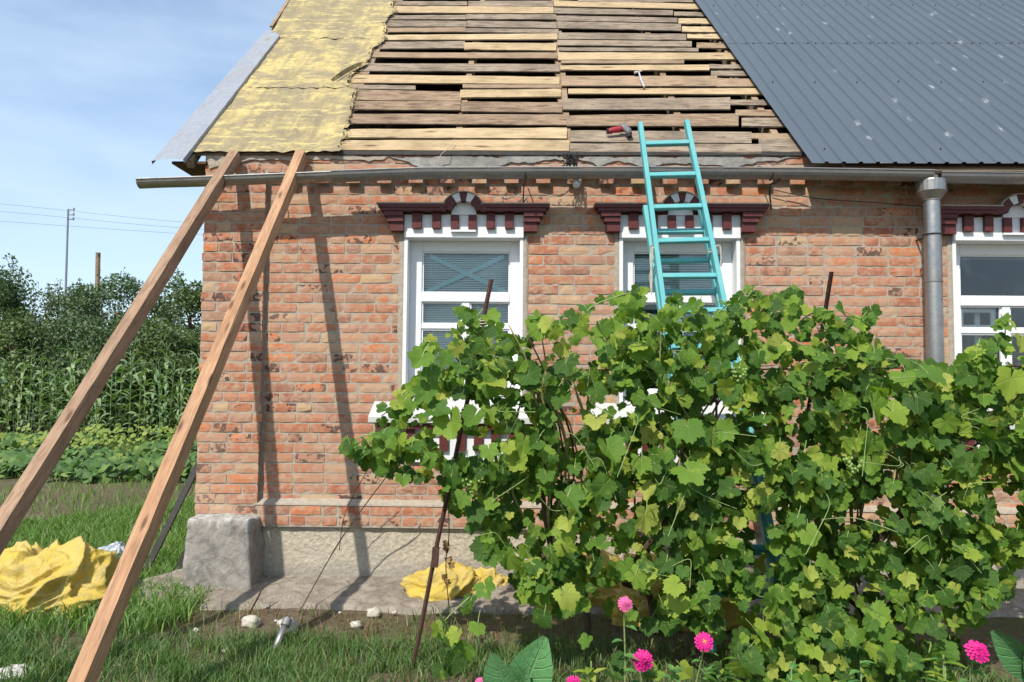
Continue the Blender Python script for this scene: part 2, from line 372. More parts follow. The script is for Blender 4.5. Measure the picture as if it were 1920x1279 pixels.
LEAF = foliage('grape_leaf', [(0, (.030, .085, .016)), (.25, (.055, .145, .02)), (.5, (.11, .225, .026)), (.72, (.18, .30, .034)), (.88, (.29, .38, .045)), (1, (.42, .44, .09))], .36, True, rough=.6, spec=.22, spots=True)
BARK = simple('vine_bark', (.10, .065, .04), .95, .4, 60, .01); CANE = simple('vine_cane', (.30, .26, .12), .7, .4, 40)
CANEG = simple('green_cane', (.26, .34, .12), .6, .3, 40)
GRASS = foliage('grass_blade', [(0, (.035, .10, .018)), (.5, (.06, .16, .025)), (.8, (.10, .21, .035)), (.9, (.17, .25, .06)), (1, (.38, .32, .16))], .3, rough=.6, bumpsc=3)
GRASSB = foliage('lawn_blade', [(0, (.07, .17, .02)), (.5, (.11, .24, .03)), (.85, (.18, .31, .05)), (1, (.30, .34, .12))], .3, rough=.6, bumpsc=3)
TREEL = foliage('tree_leaf', [(0, (.032, .066, .030)), (.5, (.052, .10, .040)), (.85, (.075, .135, .045)), (1, (.12, .17, .06))], .22, rough=.55, bumpsc=2)
TREEB = foliage('bush_leaf', [(0, (.045, .08, .022)), (.5, (.072, .12, .03)), (1, (.12, .17, .045))], .22, rough=.6, bumpsc=2)
CORN = foliage('maize_leaf', [(0, (.13, .23, .085)), (.6, (.20, .31, .13)), (1, (.34, .41, .19))], .25, rough=.45, bumpsc=8)
SQUASH = foliage('squash_leaf', [(0, (.035, .09, .022)), (.6, (.075, .16, .035)), (1, (.17, .25, .06))], .2, rough=.6, bumpsc=12)
DILL = foliage('dill_frond', [(0, (.16, .24, .04)), (1, (.30, .34, .07))], .3, rough=.6, bumpsc=12)
DRY = foliage('dry_leaf', [(0, (.22, .09, .04)), (1, (.34, .20, .10))], .2, rough=.8, bumpsc=30)
PETAL = simple('pink_petal', (.60, .012, .20), .6, .25, 90, .001)
PALEPETAL = simple('pale_pink_petal', (.68, .12, .30), .6, .25, 90, .001)
YEL = simple('yellow_stamens', (.75, .50, .05), .7, .3, 90)
def m_broad():
    n = NT('broad_herb_leaf', .6, .3); uv = n.N.new('ShaderNodeTexCoord').outputs['UV']; sp = n.N.new('ShaderNodeSeparateXYZ'); n.lk(uv, sp.inputs[0])
    au = n.math('ABSOLUTE', sp.outputs[0]); mid = n.ramp(au, [(.012, 1.), (.035, 0.)])
    fr = n.math('ABSOLUTE', n.math('SUBTRACT', n.math('FRACT', n.math('SUBTRACT', n.math('MULTIPLY', sp.outputs[1], 8.0), n.math('MULTIPLY', au, 3.2))), .5))
    side = n.ramp(fr, [(.025, .7), (.09, 0.)]); vm = n.math('MAXIMUM', mid, side); f = n.noise(n.pos(), 45, 5, .7)
    c = n.mix(f, (.08, .22, .07), (.13, .31, .11)); c = n.mix(n.math('MULTIPLY', vm, .6), c, (.25, .38, .20)); n.color(c)
    n.bump(n.math('SUBTRACT', f, vm), .006, .9); return n.m
HERB2 = m_broad()
HERB = foliage('herb_leaf', [(0, (.07, .20, .06)), (1, (.12, .27, .07))], .2, rough=.5, bumpsc=20)

# ------------------------------------------------------------------ ground and sky setting
gm = MB(); gs = 40
pts = []
def gz(x, y): return 0.02 * noise.noise(Vector((x * .9, y * .9, 0))) + .012 * noise.noise(Vector((x * 3.1, y * 3.1, 4))) - .012
n0 = 150
for j in range(n0 + 1):
    for i in range(n0 + 1):
        u = (i / n0 * 2 - 1); v = (j / n0 * 2 - 1)
        x = 6 * u + 500 * u ** 9; y = -1 + 7 * v + 500 * v ** 9
        gm.v.append((x, y, gz(x, y)))
for j in range(n0):
    for i in range(n0):
        a = j * (n0 + 1) + i; gm.f.append((a, a + 1, a + n0 + 2, a + n0 + 1))
g = gm.build('ground', GROUND); tag(g, kind='structure'); smooth(g)

# concrete apron at the wall foot
ap = MB(); AW = []
nx, ny = 240, 26
for i in range(nx + 1):
    for j in range(ny + 1):
        x = -2.75 + 6.6 * i / nx; t = j / ny
        front = -.56 - .07 * noise.noise(Vector((x * 1.7, 3, 0))) - .03 * noise.noise(Vector((x * 7, 3, 0))) - max(0, (-2.35 - x)) * .1
        y = .08 * (1 - t) + (front) * t
        z = .105 - .095 * t ** 1.4 + .014 * noise.noise(Vector((x * 4, y * 6, 1))) + .008 * noise.noise(Vector((x * 13, y * 13, 1)))
        if j == ny: z = -.03
        ap.v.append((x - .55 * t * max(0, min(1, (-x - 1.8))), y, z))
for i in range(nx):
    for j in range(ny):
        a = i * (ny + 1) + j; ap.f.append((a, a + 1, a + ny + 2, a + ny + 1))
apo = ap.build('pavement', APRON); tag(apo, kind='structure'); smooth(apo)

# ------------------------------------------------------------------ the house
S0 = 6.1 / F                                     # metres per pixel on the wall
house = thing('brick_house', 'single storey brick house with three white framed windows and a half stripped roof', 'house', (-2.4, 0, 0))
XL = onY(372, 690, -.065).x                                       # left corner of the wall
XR = 8.0
ZT = onY(900, 289, -.065).z; ZB = onY(480, 985, -.065).z
CH = S0 * 18.65
WINC = [onY(870, 447, 0), onY(1274, 448, 0), onY(1899, 453, 0)]
WINC = [(w.x, w.z) for w in WINC]
HW = .478; WH = 1.47
def inwin(x, z, g=.0):
    for cx, cz in WINC:
        if abs(x - cx) < HW + g and cz - WH - .30 < z < cz + .185: return True
    return False

# vine density mask in photograph pixels, also used to decide which bricks are in plain view
VP = [(655, 835), (700, 800), (722, 770), (745, 735), (775, 715), (790, 650), (850, 620), (870, 592), (930, 590), (960, 630), (1060, 590), (1120, 612), (1170, 575), (1240, 592),
      (1290, 575), (1360, 590), (1400, 560), (1450, 548), (1490, 548), (1510, 600), (1590, 592), (1640, 640), (1670, 690), (1790, 690), (1830, 640), (1920, 625), (2080, 620),
      (2080, 985), (1900, 1040), (1890, 1110), (1800, 1170), (1780, 1300), (1410, 1300), (1380, 1190), (1250, 1185), (1110, 1130), (1030, 1150), (950, 1090), (905, 1040),
      (870, 970), (825, 920), (760, 905), (700, 872)]
def inpoly(x, y, P):
    c = False; j = len(P) - 1
    for i in range(len(P)):
        xi, yi = P[i]; xj, yj = P[j]
        if (yi > y) != (yj > y) and x < (xj - xi) * (y - yi) / (yj - yi) + xi: c = not c
        j = i
    return c
HOLES = [(800, 740, 900, 800, .95), (815, 805, 905, 862, .8), (1040, 745, 1105, 850, .7), (1120, 730, 1190, 790, .7), (1250, 760, 1370, 790, .7), (985, 630, 1030, 670, .9),
         (1080, 640, 1110, 665, .6), (1300, 640, 1330, 690, .4), (1400, 960, 1450, 1080, .8), (1580, 930, 1700, 980, .75), (1850, 880, 1925, 985, .7), (1340, 1110, 1440, 1185, .8),
         (840, 960, 900, 1010, .6), (1230, 850, 1290, 900, .3), (1040, 860, 1110, 900, .6), (1000, 960, 1060, 1010, .4), (1630, 1050, 1700, 1100, .3), (1180, 990, 1240, 1010, .6),
         (800, 860, 850, 905, .4), (1100, 1080, 1330, 1190, .5), (700, 870, 830, 910, .4)]
def dens(px, py):
    if not inpoly(px, py, VP): return 0
    d = 1.0
    for x0, y0, x1, y1, s in HOLES:
        if x0 < px < x1 and y0 < py < y1: d = min(d, 1 - s)
    if px < 800: d = min(d, .5)
    if px < 1000 and py > 900: d = min(d, .6)
    if py > 1180: d = min(d, .75)
    return d

# mortar backing with window openings
def slab(mb, x0, x1, z0, z1, y0, y1):
    mb.box((x0, y0, z0), (x1, y1, z1))
wl_ = MB()
xs = [XL + .008] + [v for cx, cz in WINC for v in (cx - HW, cx + HW)] + [XR]
ZG = -.02
for k in range(0, len(xs), 2): slab(wl_, xs[k], xs[k + 1], ZB - .01, ZT - .01, .0055, .38)
for cx, cz in WINC:
    slab(wl_, cx - HW, cx + HW, cz + .006, ZT - .01, .0055, .38); slab(wl_, cx - HW, cx + HW, ZB - .01, cz - WH + .02, .0055, .38)
XP = onY(496, 640, 0).x                                  # right edge of the corner pilaster
ZDT = onY(900, 333, 0).z; ZLB = onY(900, 947, 0).z
slab(wl_, XL + .008, XP - .008, ZB - .01, ZT - .01, -.0585, .0055)
slab(wl_, XP - .008, XR, ZDT, ZT - .01, -.0585, .0055)
slab(wl_, XP - .008, XR, ZB - .008, ZLB - .003, -.0585, .0055)
wall = wl_.build('wall', MORTAR, house)
# gable side and back walls
sw = MB(); slab(sw, XL + .008, XL + .38, ZB - .01, ZT - .01, .38, 9.6); slab(sw, XL + .008, XR, ZB - .01, ZT - .01, 9.6, 9.98)
slab(sw, XR - .3, XR, ZB - .01, ZT - .01, .38, 9.6)
sw.build('side_wall', MORTAR, house)

BMESH = {}
def brick_mesh(L, k):
    key = (round(L, 3), k)
    if key in BMESH: return BMESH[key]
    m = MB(); nx = 5 if L > .18 else 3; nz = 2; h = CH - .0145; rr = random.Random(hash(key) & 0xffff)
    fr = []
    for i in range(nx + 1):
        for j in range(nz + 1):
            ex = i in (0, nx); ez = j in (0, nz)
            x = -L / 2 + L * i / nx + rr.uniform(-1, 1) * (.002 if ex else .004)
            z = -h / 2 + h * j / nz + rr.uniform(-1, 1) * (.0018 if ez else .004)
            y = rr.uniform(-.0012, .0012) + (.0015 if ex or ez else -.001) + (.003 if ex and ez else 0)
            if (ex or ez) and rr.random() < .07: y += .005
            m.v.append((x, y, z))
    for i in range(nx):
        for j in range(nz):
            a = i * (nz + 1) + j; m.f.append((a, a + nz + 1, a + nz + 2, a + 1))
    # sides running back into the joint
    ring = [i * (nz + 1) for i in range(nx + 1)] + [nx * (nz + 1) + j for j in range(1, nz + 1)] + [i * (nz + 1) + nz for i in range(nx - 1, -1, -1)] + [j for j in range(nz - 1, 0, -1)]
    k0 = len(m.v)
    for r_ in ring:
        x, y, z = m.v[r_]; m.v.append((x * 1.002, .03, z * 1.01))
    for q in range(len(ring)):
        b = (q + 1) % len(ring); m.f.append((ring[b], ring[q], k0 + q, k0 + b))
    BMESH[key] = m
    return m
bricks = []
nrow = int(round((ZT - ZB) / CH)); CHr = (ZT - ZB) / nrow
CH = CHr
SL, HL, J = .237, .112, .0130
def row_bricks(r):
    z = ZT - CH * (r + .5)
    zpx = proj((0, 0, z))[1]
    top = z > ZDT - .01; dent = (not top) and (z > ZDT - CH * 1.05); bot = z < ZLB; soldier = r == nrow - 1
    x = XL + (rng.uniform(0, .02)); rr = random.Random(r * 31 + 5)
    first = True
    if r % 2: seq = [HL]
    else: seq = [SL]
    k = 0
    while x < XR:
        if soldier: L = HL if rr.random() < .85 else SL
        elif k == 0 and first: L = seq[0] * (1 if rr.random() < .7 else .8)
        else:
            L = SL if rr.random() < .74 else HL
            if rr.random() < .12: L = .175
        if dent and x > XP: L = HL
        pil = x < XP - .02
        if pil and x + L > XP - .06: L = max(.06, XP - x - .002)
        x1 = x + L; xc = (x + x1) / 2
        hit = None
        for cx, cz in WINC:
            if cz - WH - .30 < z < cz + .20 and x1 > cx - HW - .035 and x < cx + HW + .035: hit = cx
        if hit is not None:
            if x < hit - HW - .035 - .05:
                L = hit - HW - .035 - x; x1 = x + L; xc = (x + x1) / 2; nxt = hit + HW + .035
            else: x = hit + HW + .035; k += 1; continue
        else: nxt = x1 + J * rr.uniform(.8, 1.25)
        y = -.065 if (pil or top or bot) else 0.0
        if dent and not pil: y = -.062 if (k % 2) else .0
        y += rr.uniform(-.0025, .0025)
        bricks.append((xc, y, z + rr.uniform(-.0015, .0015), L, rr.uniform(-.008, .008)))
        x = nxt; k += 1
for r in range(nrow): row_bricks(r)
def brick_score(b):
    px, py = proj((b[0], b[1], b[2]))
    if px < 340 or px > 1930: return 9
    d = dens(px, py)
    s = d * 3
    if inwin(b[0], b[2], .05): s += 2
    if b[3] < .1: s += .5
    if 290 < py < 330: s += .6
    return s + px * .0004
order = sorted(range(len(bricks)), key=lambda i: brick_score(bricks[i]))
SH = {}
for L0 in (HL, .175, SL):
    for k in range(9):
        m = brick_mesh(L0, k); SH[(L0, k)] = m.mesh('brick', BRICK)
for idx in order[:300]:
    xc, y, z, L, rot = bricks[idx]
    L0 = min((HL, .175, SL), key=lambda a: abs(a - L))
    o = bpy.data.objects.new('brick', SH[(L0, rng.randrange(9))]); COL.objects.link(o); attach(o, house)
    o.location = (xc, y, z); o.scale = (L / L0, 1, 1); o.rotation_euler = (0, rot, 0)
rest = MB()
for idx in order[300:]:
    xc, y, z, L, rot = bricks[idx]
    L0 = min((HL, .175, SL), key=lambda a: abs(a - L)); m = brick_mesh(L0, rng.randrange(9)); q = rng.random()
    rest.add([(v[0] * L / L0 + xc, v[1] + y, v[2] + z + v[0] * rot) for v in m.v], m.f); rest.r += [q] * len(m.v)
# gable side bricks
for r in range(nrow):
    y = .0 if r % 2 else .06
    while y < 9.5:
        L = SL if rng.random() < .75 else HL; m = brick_mesh(L, rng.randrange(9)); q = rng.random(); z = ZT - CH * (r + .5)
        rest.add([(XL + v[1], y + L / 2 - v[0], v[2] + z) for v in m.v], m.f); rest.r += [q] * len(m.v); y += L + J
o = rest.build('further_bricks', BRICK, house); o['kind'] = 'stuff'

# mortar ledge above the bottom band and cement smears under the eave
lg = MB(); n = 60
x0, x1 = XP - .03, XR
for i in range(n + 1):
    x = x0 + (x1 - x0) * i / n; w = .005 * noise.noise(Vector((x * 5, 0, 0)))
    lg.v += [(x, .012, ZLB + .040 + w), (x, -.062, ZLB + .004 + w), (x, -.066, ZLB - .008)]
for i in range(n):
    a = i * 3; lg.f += [(a, a + 1, a + 4, a + 3), (a + 1, a + 2, a + 5, a + 4)]
lg.build('mortar_ledge', MORTAR, house)
def smear(name, pxs, mat, y, seed, amp=8, parent=house):
    """ragged patch of render laid over the bricks; outline in wall pixels"""
    P = []
    for k in range(len(pxs)):
        a = Vector(pxs[k]); b = Vector(pxs[(k + 1) % len(pxs)]); m = max(2, int((b - a).length / 9))
        for q in range(m):
            c = a.lerp(b, q / m); s = noise.noise(Vector((c.x * .06, c.y * .06, seed))); t = noise.noise(Vector((c.x * .06, c.y * .06, seed + 9)))
            P.append((c.x + s * amp, c.y + t * amp))
    bm = bmesh.new(); vs = [bm.verts.new(onY(px, py, y)) for px, py in P]
    f = bm.faces.new(vs); ex = bmesh.ops.extrude_face_region(bm, geom=[f])
    for v in ex['geom']:
        if isinstance(v, bmesh.types.BMVert): v.co.y += .035
    bmesh.ops.triangulate(bm, faces=bm.faces); bmesh.ops.recalc_face_normals(bm, faces=bm.faces)
    me = bpy.data.meshes.new(name); bm.to_mesh(me); bm.free(); me.materials.append(mat)
    o = bpy.data.objects.new(name, me); COL.objects.link(o); attach(o, parent); return o
smear('cement_patch', [(735, 293), (860, 291), (1060, 292), (1060, 300), (1010, 304), (960, 303), (930, 314), (880, 318), (835, 324), (800, 322), (770, 308)], CEMENT, -.076, 1)
smear('cement_patch', [(1075, 294), (1250, 294), (1390, 293), (1500, 294), (1420, 306), (1380, 312), (1300, 305), (1210, 312), (1160, 303), (1120, 310)], CEMENT, -.075, 2)
smear('cement_patch', [(385, 292), (730, 292), (720, 300), (600, 299), (470, 300), (392, 314)], MORTAR, -.0745, 3, 5)
smear('cement_patch', [(1085, 322), (1140, 322), (1220, 318), (1200, 326), (1110, 328)], CEMENT, -.0742, 4, 4)
for cx, cz in WINC:                                        # cement strips either side of the windows
    for s in (-1, 1):
        m = MB(); n = 26
        for i in range(n + 1):
            z = cz - .01 - 1.47 * i / n; w = .036 + .012 * noise.noise(Vector((z * 6, cx, s)))
            for q, (xx, yy) in enumerate(((HW - .003, -.004), (HW + .0, -.006), (HW + w, -.004), (HW + w + .004, .012))):
                m.v.append((cx + s * xx, yy, z))
        for i in range(n):
            for q in range(3):
                a = i * 4 + q; m.f.append((a, a + 4, a + 5, a + 1) if s > 0 else (a, a + 1, a + 5, a + 4))
        m.build('cement_strip', MORTAR, house, True)

# plinth
pl = MB(); nxp, nzp = 200, 16
for i in range(nxp + 1):
    for j in range(nzp + 1):
        x = XL + .02 + (XR - XL) * i / nxp; z = -.05 + (ZB - .004 + .05) * j / nzp
        yy = -.022 + .007 * noise.noise(Vector((x * 9, z * 9, 2))) + .004 * noise.noise(Vector((x * 23, z * 23, 2)))
        pl.v.append((x, yy, z))
for i in range(nxp):
    for j in range(nzp):
        a = i * (nzp + 1) + j; pl.f.append((a, a + nzp + 1, a + nzp + 2, a + 1))
k = len(pl.v); pl.box((XL + .02, .012, -.05), (XR, .4, ZB - .012)); pl.box((XL + .02, .4, -.05), (XL + .4, 9.9, ZB - .012))
o = pl.build('plinth', STUCCO, house); smooth(o)
# corner stone block
bm = bmesh.new(); bmesh.ops.create_cube(bm, size=1)
bmesh.ops.subdivide_edges(bm, edges=bm.edges[:], cuts=22, use_grid_fill=True)
sa = onY(345, 975, -.27); sb = onY(474, 1105, -.27)
for v in bm.verts:
    p = v.co * 2; k = 22.0; L_ = (abs(p.x) ** k + abs(p.y) ** k + abs(p.z) ** k) ** (1 / k); p = p / L_ * .5
    w = 1.0 - .07 * (p.z + .5)
    c = Vector(((sa.x + sb.x) / 2 + p.x * (sb.x - sa.x) * w, -.05 + p.y * .50, sa.z / 2 - .01 + p.z * (sa.z + .04)))
    if p.y < 0: c.y += .03 * (p.z + .5)
    d = noise.noise(c * 3.3) * .016 + noise.noise(c * 11) * .010 + noise.noise(c * 30) * .005
    v.co = c + p.normalized() * d
me = bpy.data.meshes.new('corner_stone'); bm.to_mesh(me); bm.free(); me.materials.append(STONE)
o = bpy.data.objects.new('corner_stone', me); COL.objects.link(o); attach(o, house); smooth(o)

# ---------------- windows
def window(ci, kind):
    cx, cz = WINC[ci]; u = lambda px: cx + (px - 870) * S0; v = lambda py: cz - (py - 447) * S0
    def B(mb, a, b, y0, y1): mb.box((u(a[0]), y0, v(b[1])), (u(b[0]), y1, v(a[1])))
    # painted surround (reveals and lintel)
    m = MB()
    B(m, (757, 447), (764, 790), -.012, .23); B(m, (976, 447), (983, 790), -.012, .23)
    B(m, (757, 403), (983, 447), -.030, .23)
    win = m.build('window', WHITE, house)
    rebevel(win, .003)
    f = MB(); Y0, Y1 = .120, .170
    B(f, (764, 447), (787, 745), Y0, Y1); B(f, (957, 447), (976, 745), Y0, Y1)
    B(f, (787, 447), (957, 467), Y0, Y1); B(f, (787, 548), (957, 565), Y0 - .008, Y1 - .002); B(f, (787, 732), (957, 745), Y0, Y1)
    B(f, (865, 565), (880, 732), Y0 + .004, Y1 - .004)
    for a, b in ((787, 865), (880, 957)):
        B(f, (a, 608), (b, 617), Y0 + .006, Y1 - .006)
    fo = f.build('frame', WHITEB, win); rebevel(fo, .004)
    bd = MB()                                              # thin glazing beads
    panes = [(787, 467, 957, 548), (787, 565, 865, 608), (880, 565, 957, 608), (787, 617, 865, 732), (880, 617, 957, 732)]
    for k, (a, b, c, d) in enumerate(panes):
        t = 3
        B(bd, (a, b), (c, b + t), Y0 + .018, Y0 + .036); B(bd, (a, d - t), (c, d), Y0 + .018, Y0 + .036)
        B(bd, (a, b + t), (a + t, d - t), Y0 + .018, Y0 + .036); B(bd, (c - t, b + t), (c, d - t), Y0 + .018, Y0 + .036)
        p = MB(); B(p, (a + .5, b + .5), (c - .5, d - .5), .154, .158); p.build('pane', GLASS, win)
    bd.build('glazing_bead', WHITEB, win)
    # blinds
    def blind(px0, px1, py0, py1, mat=TEALB):
        b = MB(); z = v(py0)
        while z > v(py1):
            b.quad([(u(px0), .212, z), (u(px1), .212, z), (u(px1), .194, z - .0165), (u(px0), .194, z - .0165)]); z -= .0185
        b.build('blind', mat, win)
    if kind == 0: blind(786, 958, 462, 735)
    if kind == 1:
        blind(786, 958, 462, 550); blind(868, 958, 562, 640)
    if kind == 0:
        for (a, b) in (((800, 474), (952, 545)), ((945, 474), (793, 545))):
            t = MB(); p = Vector((u(a[0]), .184, v(a[1]))); q = Vector((u(b[0]), .184, v(b[1]))); w = Vector((0, 0, .020))
            yy = .0 if b[0] > a[0] else .003
            for z_ in (p, q): z_.y -= yy
            t.hexa([p - w, q - w, q + w, p + w], [p - w + Vector((0, .002, 0)), q - w + Vector((0, .002, 0)), q + w + Vector((0, .002, 0)), p + w + Vector((0, .002, 0))])
            t.build('tape_strip', TAPE, win)
    if kind == 2:                                          # opened vent sash and inner stiles
        t = MB(); B(t, (791, 569), (861, 576), .185, .205); B(t, (791, 600), (861, 607), .185, .205); B(t, (791, 576.2), (800, 599.8), .185, .205); B(t, (852, 576.2), (861, 599.8), .185, .205)
        B(t, (833, 569), (843, 607), .27, .30); B(t, (833, 612), (845, 735), .27, .30)
        t.build('inner_sash', WHITEB, win)
        B2 = MB(); B(B2, (786, 450), (958, 470), .27, .30); B2.build('curtain_rail', WHITEB, win)
    # room box, its indoor darkness put into the colour
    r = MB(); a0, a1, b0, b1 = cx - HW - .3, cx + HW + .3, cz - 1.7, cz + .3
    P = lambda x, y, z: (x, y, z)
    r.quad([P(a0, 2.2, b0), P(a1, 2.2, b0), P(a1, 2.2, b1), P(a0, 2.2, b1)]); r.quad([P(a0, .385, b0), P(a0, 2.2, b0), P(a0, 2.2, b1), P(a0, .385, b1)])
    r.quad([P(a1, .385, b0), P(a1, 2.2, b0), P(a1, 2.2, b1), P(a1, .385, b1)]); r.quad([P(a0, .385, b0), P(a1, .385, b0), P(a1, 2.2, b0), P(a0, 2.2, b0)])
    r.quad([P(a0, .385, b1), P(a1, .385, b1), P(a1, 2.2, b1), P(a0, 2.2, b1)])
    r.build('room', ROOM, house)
    # inner jambs closing the gap between frame and wall
    j = MB(); B(j, (752, 440), (763.5, 800), .232, .384); B(j, (976.5, 440), (988, 800), .232, .384); j.build('jamb', WHITE, win)
    # sill
    s = MB(); zt, zf, zb = v(745), v(786), v(795)
    s.hexa([(u(764), .23, zt + .02), (u(764), .0, zt - .045), (u(764), .0, zb), (u(764), .23, zb)], [(u(976), .23, zt + .02), (u(976), .0, zt - .045), (u(976), .0, zb), (u(976), .23, zb)])
    s.hexa([(u(705), .006, zt - .045), (u(700), -.13, zf + .012), (u(700), -.13, zb), (u(705), .006, zb)], [(u(1035), .006, zt - .045), (u(1040), -.13, zf + .012), (u(1040), -.13, zb), (u(1035), .006, zb)])
    so_ = s.build('sill', SILLM, win); rebevel(so_, .004)
    # apron below the sill
    a = MB(); B(a, (715, 795.5), (1025, 806), -.095, .0); a.build('sill_moulding', MAROON, win)
    a = MB(); B(a, (765, 806), (975, 868), -.030, .012); ao = a.build('apron_panel', WHITE, win)
    for x_ in (775, 806, 838, 870, 902, 934, 965):
        d = MB(); B(d, (x_ - 8, 806), (x_ + 8, 846), -.062, -.031); d.build('dentil', MAROON, win)
    # hood: maroon cornice with voussoirs
    for s_ in (-1, 1):
        h = MB(); lo = lambda a_, b_: (min(a_, b_), max(a_, b_))
        for (d0, d1, y0, y1, Ya) in ((32, 159, 388, 394, -.128), (32, 155, 394.2, 400, -.118), (113, 149, 400.3, 409, -.105), (113, 143, 409.3, 419, -.09), (113, 138, 419.3, 436, -.07)):
            x_0, x_1 = lo(870 + s_ * d0, 870 + s_ * d1); h.box((u(x_0), Ya, v(y1)), (u(x_1), .012, v(y0)))
        h.build('window_hood', MAROON, win)
        x_0, x_1 = lo(870 + s_ * 34, 870 + s_ * 162); top = MB(); top.box((u(x_0), -.135, v(387.8)), (u(x_1), .012, v(385.5))); top.build('hood_capping', MORTAR, win)
    # voussoirs
    cxp, cyp = 870, 404; segs = 5
    a0_, a1_ = R(12), R(168)
    for k in range(segs + 2):
        t0 = a0_ + (a1_ - a0_) * k / (segs + 2); t1 = a0_ + (a1_ - a0_) * (k + 1) / (segs + 2) - .01
        vm = MB(); ri, ro = 24, 39.5
        P0 = []
        for (rr_, tt) in ((ri, t0), (ro, t0), (ro, (t0 + t1) / 2), (ro, t1), (ri, t1), (ri, (t0 + t1) / 2)):
            P0.append((u(cxp + rr_ * math.cos(tt) * 1.0), v(cyp - rr_ * math.sin(tt) * .98)))
        n_ = len(P0); Yf = -.115
        vm.add([(x, Yf, z) for x, z in P0] + [(x, .012, z) for x, z in P0], [tuple(range(n_))] + [tuple(range(2 * n_ - 1, n_ - 1, -1))] + [(i, i + n_, (i + 1) % n_ + n_, (i + 1) % n_) for i in range(n_)])
        vm.build('voussoir', MAROON if k % 2 else WHITE, win) if k not in (0, 6) else vm.build('voussoir', MAROON, win)
    # capping over the arch
    ac = MB(); n_ = 14
    for k in range(n_ + 1):
        t = a0_ + (a1_ - a0_) * k / n_
        for rr_, yy in ((40, -.12), (42.5, -.12), (42.5, .012)): ac.v.append((u(cxp + rr_ * math.cos(t)), yy, v(cyp - rr_ * math.sin(t) * .98)))
    for k in range(n_):
        q = k * 3; ac.f += [(q, q + 3, q + 4, q + 1), (q + 1, q + 4, q + 5, q + 2)]
    ac.build('arch_capping', MORTAR, win)
    # white tympanum
    tm = MB(); P0 = [(u(cxp + 23.6 * math.cos(t)), v(cyp - 23.6 * math.sin(t) * .98)) for t in [R(0 + 180 * q / 12) for q in range(13)]]
    n_ = len(P0); tm.add([(x, -.045, z) for x, z in P0] + [(x, .012, z) for x, z in P0], [tuple(range(n_))] + [(i, i + n_, (i + 1) % n_ + n_, (i + 1) % n_) for i in range(n_)])
    tm.build('tympanum', WHITE, win)
    for (x_, w_, y0_, y1_) in ((782, 9, 401, 431), (819, 8, 401, 431), (853.5, 7.5, 405, 433), (886.5, 7.5, 405, 433), (921, 8, 401, 431), (956, 8, 401, 431)):
        d = MB(); B(d, (x_ - w_, y0_), (x_ + w_, y1_), -.064, -.0305); do = d.build('dentil', MAROON, win); rebevel(do, .003)
    # white mouldings tying the band together
    b_ = MB(); B(b_, (846, 433), (893, 437), -.060, -.0305); b_.build('moulding', WHITE, win)
for i in range(3): window(i, i)

# ---------------- roof frame geometry
TH = R(42); RP = Vector((0, -.10, onY(900, 288, -.10).z)); RN = Vector((0, -math.sin(TH), math.cos(TH))); RU = Vector((0, math.cos(TH), math.sin(TH)))
def onR(px, py, off=0.0): return onP(px, py, RP + RN * off, RN)
def rc(p):                                                # roof coordinates (x, v)
    return p.x, (p - RP).dot(RU)
def rp(x, v, off=0.0): return Vector((x, 0, 0)) + Vector((0, RP.y, RP.z)) + RU * v + RN * off
RIDGE = 7.0
roof = thing('roof', 'half stripped roof of bare battens with yellow underlay left and grey metal sheets right', 'roof', tuple(rp(0, 0)))
# the roof is a part of the house
for k in ('label', 'category'):
    del roof[k]
attach(roof, house); WLr = WL[roof.name]
# child of the house: keep world position
def rb(mb, name, mat, sm=False): return mb.build(name, mat, roof, sm)
# attic: floor, back slope, rafters, gable ends
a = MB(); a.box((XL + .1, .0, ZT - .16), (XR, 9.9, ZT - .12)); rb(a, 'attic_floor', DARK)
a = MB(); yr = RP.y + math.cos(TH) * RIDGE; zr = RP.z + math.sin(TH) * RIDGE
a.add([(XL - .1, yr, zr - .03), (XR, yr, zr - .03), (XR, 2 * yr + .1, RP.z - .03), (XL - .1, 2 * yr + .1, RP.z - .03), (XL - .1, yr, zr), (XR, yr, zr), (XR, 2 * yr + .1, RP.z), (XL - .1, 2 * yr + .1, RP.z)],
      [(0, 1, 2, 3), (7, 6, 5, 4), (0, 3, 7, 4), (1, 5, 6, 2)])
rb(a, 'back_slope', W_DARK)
for xx in (XL + .02, XR - .1):
    a = MB(); a.add([(xx, .02, ZT - .1), (xx, 2 * yr - .05, ZT - .1), (xx, yr, zr - .1), (xx + .05, .02, ZT - .1), (xx + .05, 2 * yr - .05, ZT - .1), (xx + .05, yr, zr - .1)], [(0, 1, 2), (5, 4, 3), (0, 3, 4, 1), (0, 2, 5, 3), (1, 4, 5, 2)])
    rb(a, 'gable', W_G)
def rafter(x, w=.05, mat=W_M, x2=None):
    m = MB(); x2 = x if x2 is None else x2
    m.hexa([rp(x - w / 2, .12, -.16), rp(x + w / 2, .12, -.16), rp(x + w / 2, .12, -.028), rp(x - w / 2, .12, -.028)],
           [rp(x2 - w / 2, RIDGE, -.16), rp(x2 + w / 2, RIDGE, -.16), rp(x2 + w / 2, RIDGE, -.028), rp(x2 - w / 2, RIDGE, -.028)])
    rb(m, 'rafter', mat)
xr0 = onR(860, 240).x; xr1 = onR(1060, 240).x; xr2 = onR(1268, 200).x
for x in (XL + .08, XL + .75, xr0, xr1, xr2, xr2 + .75, xr2 + 1.6, xr2 + 2.5): rafter(x, .055 if x != xr1 else .09)
# fascia strip under the boards
m = MB(); m.box((onR(362, 287).x, -.085, ZT - .012), (onR(1524, 300).x, -.055, ZT + .016)); rb(m, 'wall_plate', IRON)
m = MB(); m.box((XL - .10, -.08, ZT - .03), (XR, .02, ZT - .013)); 
